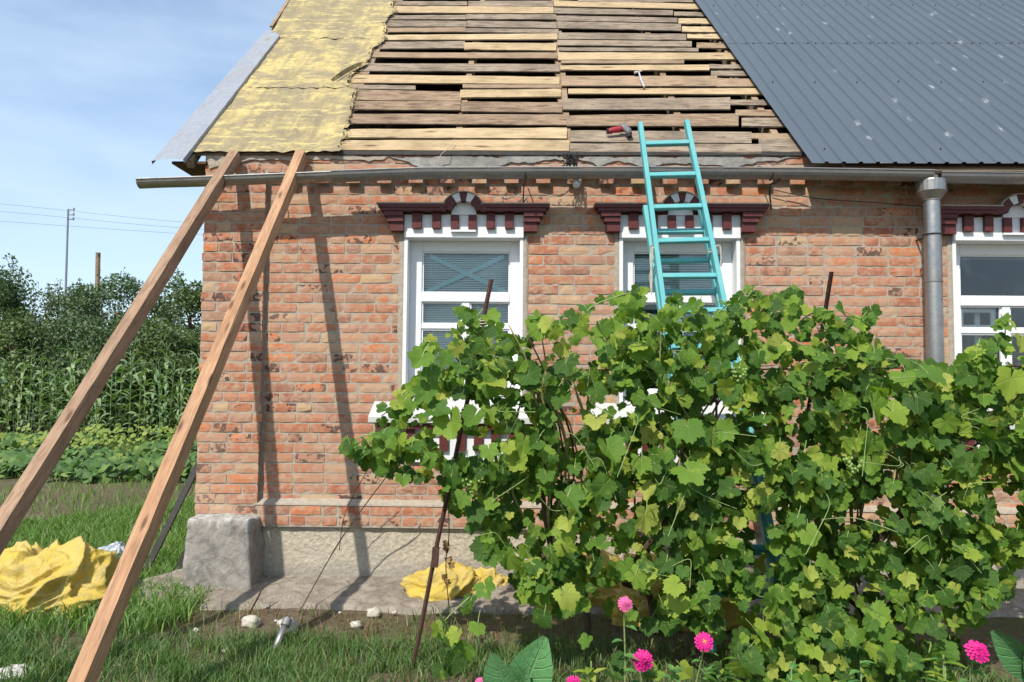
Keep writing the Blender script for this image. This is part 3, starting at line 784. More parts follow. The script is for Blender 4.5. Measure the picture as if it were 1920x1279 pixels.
# boards: (x0,x1,ytop_left,ybot_left,ytop_right,ybot_right,kind) in photograph pixels
Z2 = lambda x, y: (620 + x / 3.654, y / 3.654)
Z3 = lambda x, y: (1000 + x / 3.5556, y / 3.5556)
LI = []
def b2(x0, x1, yt, yb, k, dt=0, dn=0): LI.append((Z2(x0, yt), Z2(x1, yt + dt), Z2(x1, yb + dn), Z2(x0, yb), k))
def b3(x0, x1, yt, yb, k, dt=0, dn=0): LI.append((Z3(x0, yt), Z3(x1, yt + dt), Z3(x1, yb + dn), Z3(x0, yb), k))
b2(440, 940, 10, 40, 'G'); b2(941, 1530, 6, 47, 'G'); b2(420, 1525, 44, 92, 'L', 2, 2); b2(380, 925, 104, 136, 'G'); b2(927, 1540, 99, 134, 'G', 4, 4)
b2(378, 930, 142, 186, 'G'); b2(932, 1550, 140, 186, 'G', 8, 10); b2(370, 928, 190, 222, 'M'); b2(930, 1562, 192, 223, 'G', 8, 6); b2(350, 1558, 239, 276, 'L', -6, -2)
b2(290, 918, 286, 337, 'G', -2, -4); b2(920, 1548, 296, 344, 'L', -2, 4); b2(260, 1555, 358, 396, 'M', 8, 10); b2(170, 1565, 432, 490, 'G', 6, 2)
b2(120, 1572, 516, 572, 'L', 8, 6); b2(908, 1573, 578, 606, 'M'); b2(110, 575, 578, 610, 'G', 8, 6); b2(890, 1576, 614, 670, 'L', -6, -6); b2(150, 890, 614, 688, 'B', 12, 6)
b2(140, 895, 692, 753, 'B', 4, 6); b2(897, 1585, 696, 766, 'B', 6, 8); b2(90, 1612, 780, 848, 'B', 4, 12); b2(50, 1615, 884, 944, 'L', -8, 8); b2(40, 1640, 964, 1032, 'LM', -2, 6)
b3(300, 880, -4, 14, 'G', 8, 6); b3(882, 1080, -6, 18, 'G'); b3(142, 1120, 2, 44, 'L', 22, 20); b3(132, 935, 50, 92, 'G', 20, 12); b3(937, 1170, 78, 108, 'G', 4, 4)
b3(150, 960, 104, 142, 'G', 12, 10); b3(160, 985, 146, 192, 'G', 12, 16); b3(170, 1025, 216, 262, 'G', 8, 8); b3(162, 1060, 270, 306, 'G', 4, 8); b3(170, 1100, 316, 342, 'G', 4, 4)
b3(166, 1360, 348, 402, 'L', 6, -4); b3(176, 1178, 434, 470, 'L', -2, 2); b3(188, 1225, 506, 574, 'M', 2, 4); b3(238, 1560, 588, 626, 'L', 0, 6); b3(200, 1318, 660, 734, 'G', -6, 0)
b3(222, 1370, 768, 842, 'B', -14, 0); b3(248, 1455, 872, 948, 'G', 4, 8); b3(248, 1515, 956, 1018, 'G', 8, 10); b3(180, 1000, 408, 426, 'M', -6, 2)
b3(970, 1260, 122, 160, 'L', 4, 4); b3(988, 1290, 180, 216, 'L', 2, 4); b3(1022, 1330, 226, 258, 'L', 2, 6); b3(1092, 1340, 288, 324, 'M', 0, 0); b3(1165, 1450, 430, 460, 'G'); b3(1188, 1480, 476, 510, 'G')
b3(1212, 1540, 520, 580, 'M', 8, 0); b3(1305, 1640, 664, 700, 'G', 2, 4); b3(1352, 1680, 736, 774, 'M', -2, 6); b3(1384, 1740, 786, 842, 'G', 4, 8); b3(1450, 1800, 890, 928, 'M', -2, 0)
b3(1502, 1860, 926, 1014, 'G', 8, 6)
MK = {'L': W_L, 'M': W_M, 'G': W_G, 'B': W_B, 'LM': W_L}
def board(name, c, mat, off=0.0, th=.012, seg=14, parent=roof):
    c = [c[0], c[1], (c[2][0], c[2][1] - 1.1), (c[3][0], c[3][1] - 1.1)]
    m = MB(); P = [onR(*q, off) for q in c]; sd_ = rng.random() * 50; th *= rng.uniform(.85, 1.15); lift = rng.uniform(-.004, .008); lift2 = rng.uniform(-.004, .008)
    for i in range(seg + 1):
        t = i / seg; top = P[0].lerp(P[1], t); bot = P[3].lerp(P[2], t)
        wy = .006 * noise.noise(Vector((t * 7 * 1.3, sd_, 0))) + .005 * noise.noise(Vector((t * 19, sd_, 3)))
        wy2 = .007 * noise.noise(Vector((t * 7 * 1.3, sd_ + 9, 0))) + .005 * noise.noise(Vector((t * 19, sd_ + 9, 3)))
        L_ = RN * (lift * (1 - t) + lift2 * t + .004 * noise.noise(Vector((t * 5, sd_, 7))))
        ex = Vector((0, 0, 0))
        if i in (0, seg): ex = Vector((rng.uniform(-.008, .008), 0, 0))
        top = top + RU * wy + L_ + ex; bot = bot + RU * wy2 + L_ * .4 + ex
        m.v += [top, bot, bot - RN * th, top - RN * th]
    m.v = [tuple(q) for q in m.v]
    for i in range(seg):
        a = i * 4
        for q in range(4): m.f.append((a + q, a + (q + 1) % 4, a + 4 + (q + 1) % 4, a + 4 + q))
    m.f.append((3, 2, 1, 0)); a = seg * 4; m.f.append((a, a + 1, a + 2, a + 3))
    return m.build(name, mat, parent)
for c in LI: board('roof_board', c[:4], MK[c[4]])
# upper rows out of the frame and the decking below the underlay and the metal
v = rc(onR(1000, -12))[1]
xa, xb = onR(362, 286).x, XR
while v < RIDGE - .1:
    w = rng.uniform(.10, .15); m = MB(); x = XL - .06
    m.hexa([rp(x, v, -.024), rp(XR, v, -.024), rp(XR, v + w, -.024), rp(x, v + w, -.024)], [rp(x, v, 0), rp(XR, v, 0), rp(XR, v + w, 0), rp(x, v + w, 0)])
    rb(m, 'roof_board', rng.choice([W_G, W_L, W_M])); v += w + rng.uniform(.01, .05)
vt = rc(onR(1000, -12))[1]
v = .01; xe = lambda v: onR(1524, 300).x
while v < vt - .12:                                         # under the yellow underlay
    w = rng.uniform(.11, .15); m = MB(); x0_ = XL - .09; x1_ = onR(620 - 0, 280).x + .02
    m.hexa([rp(x0_, v, -.03), rp(x1_, v, -.03), rp(x1_, v + w, -.03), rp(x0_, v + w, -.03)], [rp(x0_, v, -.006), rp(x1_, v, -.006), rp(x1_, v + w, -.006), rp(x0_, v + w, -.006)])
    rb(m, 'roof_board', rng.choice([W_G, W_B, W_M])); v += w + .012
v = -.26
while v < vt - .12:                                         # under the metal
    w = rng.uniform(.10, .14); m = MB()
    x0_ = onR(1560, 295).x + .06; m.hexa([rp(x0_, v, -.03), rp(XR, v, -.03), rp(XR, v + w, -.03), rp(x0_, v + w, -.03)], [rp(x0_, v, -.006), rp(XR, v, -.006), rp(XR, v + w, -.006), rp(x0_, v + w, -.006)])
    rb(m, 'roof_board', rng.choice([W_G, W_B, W_M])); v += w + (.09 if v > 0 else .01)
# soffit under metal
m = MB(); m.box((onR(1524, 300).x, -.30, ZT - .17), (XR, .0, ZT - .15))

# yellow underlay: three lapped strips
Eleft = [(361, 285), (430, 183), (512, 56), (552, -14)]
def lerp_path(P, y):
    for k in range(len(P) - 1):
        (xa_, ya_), (xb_, yb_) = P[k], P[k + 1]
        if (ya_ >= y >= yb_): return xa_ + (xb_ - xa_) * (ya_ - y) / (ya_ - yb_)
    return P[0][0] if y > P[0][1] else P[-1][0]
Eright = [(636, 284), (646, 262), (655, 230), (664, 190), (668, 168), (655, 150), (664, 135), (690, 118), (699, 90), (722, 74), (726, 40), (738, 22), (742, -14)]
def felt(y0, y1, off, seed, nm='underlay_strip'):
    m = MB(); nu, nv = 90, 34
    for j in range(nv + 1):
        py = y0 + (y1 - y0) * j / nv; xl = lerp_path(Eleft, py) + 3 * noise.noise(Vector((py * .07, seed, 0))); xr = lerp_path(Eright, py) + 9 * noise.noise(Vector((py * .08, seed, 3))) + 2.5 * noise.noise(Vector((py * .3, seed, 3)))
        for i in range(nu + 1):
            u_ = i / nu; px = xl + (xr - xl) * u_
            yy = py + (4 * noise.noise(Vector((px * .05, seed, 5))) if j in (0, nv) else 0)
            h = off + .010 * noise.noise(Vector((px * .045, py * .02, seed))) + .006 * noise.noise(Vector((px * .12, py * .1, seed))) + .003 * noise.noise(Vector((px * .4, py * .4, seed)))
            if u_ > .9: h += (u_ - .9) * .12 * (1 + noise.noise(Vector((py * .1, 2, seed))))
            if j == 0: h += .001
            m.v.append(tuple(onR(px, yy, h)))
    for j in range(nv):
        for i in range(nu):
            if i > nu - 3 and rng.random() < .35: continue
            a_ = j * (nu + 1) + i; m.f.append((a_, a_ + 1, a_ + nu + 2, a_ + nu + 1))
    o = rb(m, nm, FELT, True); return o
felt(284, 158, .016, 1); felt(164, 66, .019, 2); felt(72, -14, .022, 3)
# curled flap
m = MB(); n1, n2 = 16, 10
for i in range(n1 + 1):
    for j in range(n2 + 1):
        t = i / n1; s = j / n2
        base = onR(626 + 64 * t, 152 - 38 * t, .035); w = .10 * math.sin(math.pi * min(1, t * .9 + .1)) ** .7
        ang = s * 1.5
        m.v.append(tuple(base + RU * (-w * .6 * math.sin(ang)) + RN * (w * .55 * (1 - math.cos(ang))) + Vector((-.02 * s, 0, 0))))
for i in range(n1):
    for j in range(n2):
        a_ = i * (n2 + 1) + j; m.f.append((a_, a_ + 1, a_ + n2 + 2, a_ + n2 + 1))
rb(m, 'underlay_flap', FELT, True)
# frayed fibres at the right edge of the underlay
m = MB()
for k in range(170):
    py = rng.uniform(-5, 282); px = lerp_path(Eright, py) + rng.uniform(-8, 3); p = onR(px, py, .03)
    q = p + Vector((rng.uniform(.01, .05), 0, 0)) + RU * rng.uniform(-.03, .03) + RN * rng.uniform(-.01, .02)
    m.tube([p, (p + q) / 2 + RN * .008, q], .0014, 3)
o = rb(m, 'frayed_fibre', FELT); o['kind'] = 'stuff'
# left barge flashing (bent zinc strip) and barge board
pa = [onR(284, 302, -.045), onR(500, 55, -.035)]; pb = [onR(343, 299, .045), onR(524, 66, .05)]
m = MB(); n1 = 40
for i in range(n1 + 1):
    t = i / n1; a_ = pa[0].lerp(pa[1], t); b_ = pb[0].lerp(pb[1], t); w = .008 * noise.noise(Vector((t * 14, 0, 0)))
    for q in range(5):
        s = q / 4; p = a_.lerp(b_, s) + RN * (.012 * math.sin(s * math.pi) + .005 * noise.noise(Vector((t * 18, s * 3, 1)))) + RU * w
        m.v.append(tuple(p))
    m.v.append(tuple(a_ - RN * .03)); m.v.append(tuple(b_ - RN * .035))
for i in range(n1):
    a_ = i * 7
    for q in range(4): m.f.append((a_ + q, a_ + q + 7, a_ + q + 8, a_ + q + 1))
    m.f.append((a_ + 5, a_ + 12, a_ + 7, a_)); m.f.append((a_ + 4, a_ + 11, a_ + 13, a_ + 6))
rb(m, 'barge_flashing', FLASH, False)
m = MB(); c0 = onR(347, 300, -.01); c1 = onR(556, -16, -.01); dx = Vector((.05, 0, 0))
m.hexa([c0 - RN * .07, c0 + dx - RN * .07, c0 + dx, c0], [c1 - RN * .07, c1 + dx - RN * .07, c1 + dx, c1]); rb(m, 'barge_board', W_G)
c0 = onR(512, 52, .012); c1 = onR(556, -16, .012); m = MB(); dx = Vector((.035, 0, 0))
m.hexa([c0 - dx, c0, c0 + RN * .02, c0 - dx + RN * .02], [c1 - dx, c1, c1 + RN * .02, c1 - dx + RN * .02]); rb(m, 'barge_board', W_M)
m = MB(); q0 = onR(318, 300, -.03); q1 = onR(384, 297, -.03); m.box((q0.x, -.09, RP.z - .085), (XL + .02, .30, RP.z - .065)); rb(m, 'soffit_board', W_DARK)

# ---------------- metal sheets
YE = -.31; ve = (YE - RP.y) / math.cos(TH)
e0 = onP(1523, 305, RP + RN * .05, RN); e1 = onP(1303, 0, RP + RN * .05, RN)
x_e, v_e = rc(e0); x_t, v_t = rc(e1); sl = (x_t - x_e) / (v_t - v_e)
vlap = rc(onP(1600, 81, RP + RN * .05, RN))[1]
PIT = .1275; prof = [(0, 0), (.088, 0), (.098, .013), (.118, .013), (.1275, 0)]
def sheet(x0, nr, v0, v1, off):
    m = MB(); st = []
    for k in range(nr):
        for q, (dx, h) in enumerate(prof[:-1]): st.append((x0 + k * PIT + dx, h))
    st.append((x0 + nr * PIT, 0))
    nv = 8
    for i, (x, h) in enumerate(st):
        for j in range(nv + 1):
            v_ = v0 + (v1 - v0) * j / nv; xx = x + sl * (v_ - v_e)
            m.v.append(tuple(rp(xx, v_, off + h + .0015 * noise.noise(Vector((xx * 2, v_ * 1.5, 0))))))
    k0 = len(m.v)
    for x, h in st: m.v.append(tuple(rp(x + sl * (v0 - v_e), v0, off + h - .0018)))
    n = nv + 1
    for i in range(len(st) - 1):
        for j in range(nv): a_ = i * n + j; m.f.append((a_, a_ + n, a_ + n + 1, a_ + 1))
        m.f.append((i * n, k0 + i, k0 + i + 1, (i + 1) * n))
    return rb(m, 'metal_sheet', ROOFM)
x = x_e; k = 0
while x < XR - .2:
    o1 = .047 + (.0012 if k % 2 else 0)
    sheet(x, 9, v_e, vlap + .12, o1); sheet(x, 9, vlap, RIDGE, o1 + .0022); x += 9 * PIT; k += 1
m = MB()
for rowy, every in ((280, 7), (154, 3), (81.5, 1), (10, 2)):
    vv = rc(onP(1700, rowy, RP + RN * .05, RN))[1]; i = 1
    while True:
        xx = x_e + i * PIT * (1 if every != 1 else .62) + .04
        if xx > XR: break
        p = rp(xx + sl * (vv - v_e), vv + rng.uniform(-.01, .01), .055); m.tube([p - RN * .004, p + RN * .004], .0065, 6); i += every
rb(m, 'screw_heads', IRON)['kind'] = 'stuff'
# dark fascia under metal
m = MB(); m.box((e0.x + .02, YE + .09, e0.z - .10), (XR, YE + .115, e0.z - .02)); rb(m, 'eave_board', W_DARK)

# ---------------- gutter (hung on brackets) and downpipe
gut = thing('gutter', 'long half round metal gutter under the eave, sticking out past the left wall corner', 'gutter', tuple(onY(870, 330, -.27)))
def gutter_run(path, name, r=.058, mat=GALVD, lip=True):
    m = MB(); n = 10; P = [onY(px, py, Y) for px, py, Y in path]; Q = []
    for k in range(len(P) - 1):
        for s in range(8): Q.append(P[k].lerp(P[k + 1], s / 8))
    Q.append(P[-1])
    for i, p in enumerate(Q):
        jit = .003 * noise.noise(Vector((p.x * 3, 0, 0)))
        for rr_ in (r, r - .004):
            for a_ in range(n + 1):
                an = math.pi + math.pi * a_ / n + R(6)
                m.v.append((p.x, p.y + math.cos(an) * rr_, p.z + math.sin(an) * rr_ * .95 + jit + r * .5))
    w = 2 * (n + 1)
    for i in range(len(Q) - 1):
        a_ = i * w
        for q in range(n): m.f.append((a_ + q, a_ + q + 1, a_ + w + q + 1, a_ + w + q)); b_ = a_ + n + 1; m.f.append((b_ + q, b_ + w + q, b_ + w + q + 1, b_ + q + 1))
        m.f.append((a_, a_ + w, a_ + w + n + 1, a_ + n + 1)); m.f.append((a_ + n, a_ + 2 * n + 1, a_ + w + 2 * n + 1, a_ + w + n))
    o = m.build(name, mat, gut, False)
    # rolled lip
    l = MB(); l.tube([(q.x, q.y - r * .995, q.z + r * .50 - .0) for q in Q], .0065, 6); l.build('lip', mat, o)
    return o
gutter_run([(262, 347, -.30), (440, 341, -.29), (640, 333, -.28)], 'gutter_section', .062, GALV)
gutter_run([(625, 334, -.275), (800, 328, -.27), (1200, 327, -.27), (1500, 329, -.27), (1744, 333, -.27)], 'gutter_section', .072)
gutter_run([(1757, 336, -.27), (1950, 338, -.27), (2100, 341, -.27)], 'gutter_section', .072)
for px in (500, 985, 1445):
    m = MB(); c = onY(px, 330, -.27); m.tube([(c.x, -.05, c.z + .03), (c.x, -.10, c.z + .035)] + [(c.x, c.y + math.cos(t) * .064, c.z + .03 + math.sin(t) * .062) for t in [R(a_) for a_ in range(0, -181, -20)]] , .005, 5)
    m.build('bracket', IRON, gut)
dp = thing('downpipe', 'galvanised round downpipe with a funnel head between the second and third window', 'downpipe', tuple(onY(1746, 340, -.22)))
hp = onY(1746, 352, -.24)
m = MB(); n = 20
prf = [(.082, .052), (.112, .052), (.114, .045), (.112, -.03), (.116, -.034), (.112, -.038), (.066, -.10), (.062, -.10)]
for (rr_, zz) in prf:
    for a_ in range(n): m.v.append((hp.x + math.cos(2 * math.pi * a_ / n) * rr_ * .95, hp.y + math.sin(2 * math.pi * a_ / n) * rr_ * .9, hp.z + zz))
for i in range(len(prf) - 1):
    for a_ in range(n): m.f.append((i * n + a_, (i + 1) * n + a_, (i + 1) * n + (a_ + 1) % n, i * n + (a_ + 1) % n))
m.f.append(tuple(range(n)))
o = m.build('funnel_head', GALV, dp)
m = MB(); m.tube([(hp.x, hp.y, hp.z + .052), (hp.x, hp.y, hp.z + .09)], .05, 14); m.build('outlet', GALVD, dp)
zz = hp.z - .09; yy = hp.y; k = 0
while zz > .1:
    z1 = max(.08, zz - .62); m = MB()
    m.tube([(hp.x, yy, zz), (hp.x + .002, yy, zz - .02), (hp.x + .003, yy + .002, z1 - .015)], lambda t: .062 - .004 * (1 - t), 24, False)
    o = m.build('pipe_section', GALV, dp); smooth(o)
    m = MB(); m.tube([(hp.x + .002, yy, zz - .004), (hp.x + .002, yy, zz - .012)], .0645, 24, False); m.build('seam_ring', GALVD, dp)
    zz = z1; k += 1
for zc in (hp.z - .36, hp.z - 1.35):
    m = MB(); m.tube([(hp.x - .0, 0, zc), (hp.x - .0, yy + .06, zc)], .008, 6); m.tube([(hp.x + math.cos(t) * .067, yy + math.sin(t) * .067, zc) for t in [2 * math.pi * q / 16 for q in range(17)]], .005, 5); m.build('clamp', IRON, dp)

# ---------------- small wall fittings
def cable(name, pts, r, mat, label, cat, group=None, n=5):
    m = MB(); m.tube(pts, r, n); o = m.build(name, mat); tag(o, label, cat, group); smooth(o); return o
def catm(P, k=6):
    out = []; P = [Vector(p) for p in P]
    for i in range(len(P) - 1):
        p0 = P[max(i - 1, 0)]; p1 = P[i]; p2 = P[i + 1]; p3 = P[min(i + 2, len(P) - 1)]
        for s in range(k):
            t = s / k; out.append(.5 * ((2 * p1) + (-p0 + p2) * t + (2 * p0 - 5 * p1 + 4 * p2 - p3) * t * t + (-p0 + 3 * p1 - 3 * p2 + p3) * t ** 3))
    out.append(P[-1]); return out
cable('wall_hook', catm([onY(984, 325, -.30), onY(986, 336, -.30), onY(982, 352, -.22), onY(981, 380, -.03)]) + [onY(988, 372, -.03)], .0055, IRON, 'thin bent iron hook hanging below the gutter right of the first window arch', 'hook')
cable('wall_hook', catm([onY(1470, 328, -.30), onY(1455, 342, -.26), onY(1443, 350, -.20), onY(1446, 392, -.02)]), .007, IRON, 'slanting iron hook below the gutter right of the ladder', 'hook')
cable('cable', catm([onY(1446, 355, -.05), onY(1530, 372, -.05), onY(1640, 380, -.06), onY(1738, 388, -.06)]), .004, IRON, 'thin dark cable sagging along the bricks towards the downpipe', 'cable')
m = MB()
for k in range(14):
    P = [onY(1068 + rng.uniform(-12, 16), 300 + rng.uniform(-14, 22), -.12 - rng.random() * .1) for _ in range(5)]
    m.tube(catm(P, 5), .003, 4)
m.tube(catm([onY(1075, 288, -.14), onY(1062, 305, -.14), onY(1040, 322, -.13), onY(1020, 328, -.12)]), .004, 4)
tag(m.build('wire_tangle', BLACK), 'tangle of black wires over the wall top where the boards change', 'wires')
cable('loose_string', catm([onY(852, 262, -.02), onY(838, 280, -.14), onY(826, 292, -.13), onY(820, 318, -.10)]), .003, ROPE, 'pale string hanging from the battens over the grey cement patch', 'string')
lamp = thing('bulb_lamp', 'small clear bulb lamp hanging under the gutter above and between the first two windows', 'lamp', tuple(onY(1080, 345, -.2)))
lc = onY(1081, 344, -.22)
m = MB(); n = 14
pr = [(.004, -.038), (.018, -.034), (.029, -.018), (.031, 0), (.026, .018), (.016, .032), (.014, .05)]
for rr_, z_ in pr:
    for a_ in range(n): m.v.append((lc.x + rr_ * math.cos(2 * math.pi * a_ / n), lc.y + rr_ * math.sin(2 * math.pi * a_ / n), lc.z + z_))
for i in range(len(pr) - 1):
    for a_ in range(n): m.f.append((i * n + a_, i * n + (a_ + 1) % n, (i + 1) * n + (a_ + 1) % n, (i + 1) * n + a_))
BULB = simple('frosted_bulb', (.55, .56, .55), .15, .1, 5, .0, .8); smooth(m.build('bulb', BULB, lamp))
m = MB(); m.tube([(lc.x, lc.y, lc.z + .045), (lc.x, lc.y, lc.z + .085)], .018, 10); m.build('socket', IRON, lamp)
m = MB(); m.tube([(lc.x, lc.y, lc.z + .08), (lc.x, lc.y + .03, lc.z + .12), (lc.x, -.05, lc.z + .12)], .005, 5); m.build('bracket', IRON, lamp)

# ---------------- tools left on the roof
hm = thing('hammer', 'small hammer with a pale handle hooked on the roof battens above the ladder', 'hammer', tuple(onR(1200, 150, .02)))
m = MB(); m.tube([onR(1198, 136, .035), onR(1202, 150, .03), onR(1208, 163, .025)], lambda t: .007 + .003 * t, 8); m.build('handle', simple('pale_handle', (.5, .5, .55), .5, .2, 30), hm)
m = MB(); a_ = onR(1190, 136, .04); b_ = onR(1203, 133, .04); m.tube([a_, a_.lerp(b_, .3), a_.lerp(b_, .35), b_], lambda t: .013 if t < .4 else .008, 8); m.build('head', simple('hammer_steel', (.55, .5, .42), .4, .2, 20), hm)
gr = thing('angle_grinder', 'red and black power tool lying on the battens left of the ladder top', 'power tool', tuple(onR(1160, 245, .03)))
RED = simple('red_plastic', (.33, .03, .035), .45, .2, 20); GREYP = simple('grey_tool_metal', (.16, .165, .17), .4, .3, 30)
m = MB(); m.tube([onR(1139, 246, .05), onR(1142, 246, .05), onR(1150, 244, .055), onR(1160, 243, .055), onR(1168, 241, .055)], lambda t: .020 + .009 * t, 12); smooth(m.build('body', RED, gr))
m = MB(); m.tube([onR(1138, 246, .05), onR(1147, 246, .047)], .0235, 12); m.build('end_cap', BLACK, gr)
m = MB(); m.tube([onR(1163, 240, .06), onR(1170, 239, .062), onR(1178, 245, .06), onR(1180, 252, .045)], lambda t: .034 - .010 * t, 12); smooth(m.build('gear_head', GREYP, gr))
m = MB(); m.tube([onR(1178, 250, .045), onR(1181, 257, .03)], .020, 12); m.build('chuck', BLACK, gr)

# ---------------- timber props
def beam(name, p, q, w, t, mat, label, seed):
    p, q = Vector(p), Vector(q); d = (q - p); L = d.length
    o = bpy.data.objects.new(name, None)
    m = MB(); n = 36
    for i in range(n + 1):
        s = i / n
        ox = .008 * noise.noise(Vector((s * 3, seed, 0))); oz = .008 * noise.noise(Vector((s * 3, seed, 5)))
        e = [.004 * noise.noise(Vector((s * 22, seed, k_))) for k_ in range(4)]
        wane = .012 * max(0, noise.noise(Vector((s * 6, seed, 9))))
        m.v += [(-w / 2 + ox + e[0], s * L, t / 2 + oz), (w / 2 + ox + e[1] - wane, s * L, t / 2 + oz), (w / 2 + ox + e[1], s * L, t / 2 + oz - .008 - wane), (w / 2 + ox + e[2], s * L, -t / 2 + oz), (-w / 2 + ox + e[3], s * L, -t / 2 + oz)]
    for i in range(n):
        a_ = i * 5
        for k_ in range(5): m.f.append((a_ + k_, a_ + 5 + k_, a_ + 5 + (k_ + 1) % 5, a_ + (k_ + 1) % 5))
    m.f.append((0, 1, 2, 3, 4)); a_ = n * 5; m.f.append((a_ + 4, a_ + 3, a_ + 2, a_ + 1, a_))
    b = m.build(name, mat)
    y = d.normalized(); up = Vector((0, -.77, .64)); x = y.cross(up).normalized(); z = x.cross(y)
    b.matrix_world = Matrix.Translation(p) @ Matrix((x, y, z)).transposed().to_4x4()
    tag(b, label, 'beam', 'timber props leaning on the eave'); return b
def foot(px_top, px_mid, Ytop, ymid_depth, zfoot=0.0):
    a_ = onY(*px_top, Ytop); b_ = onY(*px_mid, ymid_depth); t = (zfoot - a_.z) / (b_.z - a_.z); return a_, a_.lerp(b_, t)
pa_, fa_ = foot((442, 292), (-8, 1012), -.115, -2.25); 
beam('timber_prop', fa_, pa_, .072, .098, W_BEAM2, 'weathered timber beam leaning on the eave nearest the wall corner', 3)
pb_, fb_ = foot((565, 292), (158, 1272), -.115, -2.72)
beam('timber_prop', fb_, pb_, .072, .098, W_BEAM, 'fresh orange pine beam leaning on the eave, crossing in front of the brick wall', 8)
# dark boards leaning on the gable
p0 = onZ(262, 1078, 0); p1 = onY(366, 868, .52); m = MB(); w = Vector((.055, 0, 0)); y_ = Vector((0, .03, 0)); top = p0.lerp(p1, 1.12)
m.hexa([p0, p0 + w, p0 + w + y_, p0 + y_], [top, top + w, top + w + y_, top + y_]); tag(m.build('dark_plank', IRON), 'long dark plank leaning against the house side behind the corner stone', 'plank')
p0 = onZ(318, 1084, 0); p1 = onY(350, 1020, .25); m = MB(); top = p0.lerp(p1, 1.3); w = Vector((.09, 0, .0))
m.hexa([p0, p0 + w, p0 + w + y_, p0 + y_], [top, top + w, top + w + y_, top + y_]); tag(m.build('dark_plank', IRON), 'short black board stub leaning right against the grey corner stone', 'plank')

# ---------------- ladders
def ladder(name, label, lt, lb, rt, rb_, rungs, w=.034, t=.060, mat=TEAL):
    """lt.. rails as 3-D ends; rungs = list of parameters along the rails"""
    th_ = thing(name, label, 'ladder', tuple((lb + rb_) / 2), 'turquoise ladders lashed together')
    for a_, b_ in ((lt, lb), (rt, rb_)):
        d = (b_ - a_).normalized(); x = Vector((1, 0, 0)); x = (x - d * x.dot(d)).normalized(); y = d.cross(x)
        m = MB(); n = 14
        for i in range(n + 1):
            p = a_.lerp(b_, i / n) + x * .003 * noise.noise(Vector((i * .5, a_.x * 9, 0)))
            m.v += [tuple(p + x * sx * w / 2 + y * sy * t / 2) for sx, sy in ((-1, -1), (1, -1), (1, 1), (-1, 1))]
        for i in range(n):
            k_ = i * 4
            for q in range(4): m.f.append((k_ + q, k_ + (q + 1) % 4, k_ + 4 + (q + 1) % 4, k_ + 4 + q))
        m.f += [(3, 2, 1, 0), (n * 4, n * 4 + 1, n * 4 + 2, n * 4 + 3)]
        o = m.build('rail', mat, th_)
        rebevel(o, .003)
    for s in rungs:
        p = lt.lerp(lb, s); q = rt.lerp(rb_, s); d = (q - p).normalized(); rail = (lb - lt).normalized(); yv = d.cross(rail).normalized()
        m = MB(); a1, b1 = p + d * (w / 2 - .003), q - d * (w / 2 - .003); hh, dd = .017, .021
        sk = rail * rng.uniform(-.006, .006)
        m.hexa([a1 - rail * hh - yv * dd - sk, a1 - rail * hh + yv * dd - sk, a1 + rail * hh + yv * dd - sk, a1 + rail * hh - yv * dd - sk], [b1 - rail * hh - yv * dd + sk, b1 - rail * hh + yv * dd + sk, b1 + rail * hh + yv * dd + sk, b1 + rail * hh - yv * dd + sk])
        o = m.build('rung', mat, th_); rebevel(o, .004)
    return th_
def rail3(ptop, ptop_Y, pmid, pmid_Y):
    a_ = onY(*ptop, ptop_Y); b_ = onY(*pmid, pmid_Y); t = (0.02 - a_.z) / (b_.z - a_.z); return a_, a_.lerp(b_, t)
YT, YM = -.31, -.76
lt, lb = rail3((1200, 232), YT, (1246, 590), YM); rt, rb0 = rail3((1287, 228), YT, (1361, 585), YM)
def par(py, a_, b_):                                     # parameter where the rail shows at height py
    lo, hi = 0, 1
    for _ in range(40):
        md = (lo + hi) / 2
        if proj(a_.lerp(b_, md))[1] < py: lo = md
        else: hi = md
    return lo
ra = [par(y, lt, lb) for y in (271, 330, 390, 453, 519, 584)]; ra += [ra[-1] + (ra[-1] - ra[-2]) * k for k in range(1, 12) if ra[-1] + (ra[-1] - ra[-2]) * k < .97]
ladder('ladder', 'long turquoise wooden ladder in front, its top rising past the eave onto the battens', lt, lb, rt, rb0, ra)
lt2, lb2 = rail3((1209, 388), YT - .04 + .03, (1240, 590), YM + .13); rt2, rb2 = rail3((1312, 384), YT - .04 + .03, (1352, 585), YM + .13)
rbn = [par(y, lt2, lb2) for y in (436, 491, 550)]; rbn += [rbn[-1] + (rbn[-1] - rbn[-2]) * k for k in range(1, 12) if rbn[-1] + (rbn[-1] - rbn[-2]) * k < .97]
ladder('ladder', 'shorter turquoise ladder lashed behind the long one, level with the second window', lt2, lb2, rt2, rb2, rbn)
c1 = lt.lerp(lb, par(461, lt, lb)); c2 = rt.lerp(rb0, par(469, rt, rb0))
m = MB()
for c in (c1, c2):
    for k in range(3):
        m.tube([c + Vector((.03 * math.cos(t) * 1.1, .055 * math.sin(t) + .03, .008 * (k - 1) + .012 * math.sin(t + k))) for t in [2 * math.pi * q / 12 for q in range(13)]], .004, 5)
p = c1 + Vector((-.035, -.02, -.02))
m.tube(catm([p, p + Vector((-.006, 0, -.08)), p + Vector((.004, 0, -.2)), p + Vector((.0, 0, -.33))]), .006, 5)
m.tube(catm([p + Vector((.012, 0, 0)), p + Vector((.004, 0, -.12)), p + Vector((-.008, 0, -.2)), p + Vector((.0, 0, -.32))]), .005, 5)
p = c2 + Vector((.04, -.02, .03)); m.tube(catm([p + Vector((-.05, 0, -.03)), p, p + Vector((.012, 0, -.08)), p + Vector((.006, 0, -.15))]), .005, 5)
tag(m.build('rope', ROPE), 'cream rope lashing the two turquoise ladders, ends hanging down', 'rope')

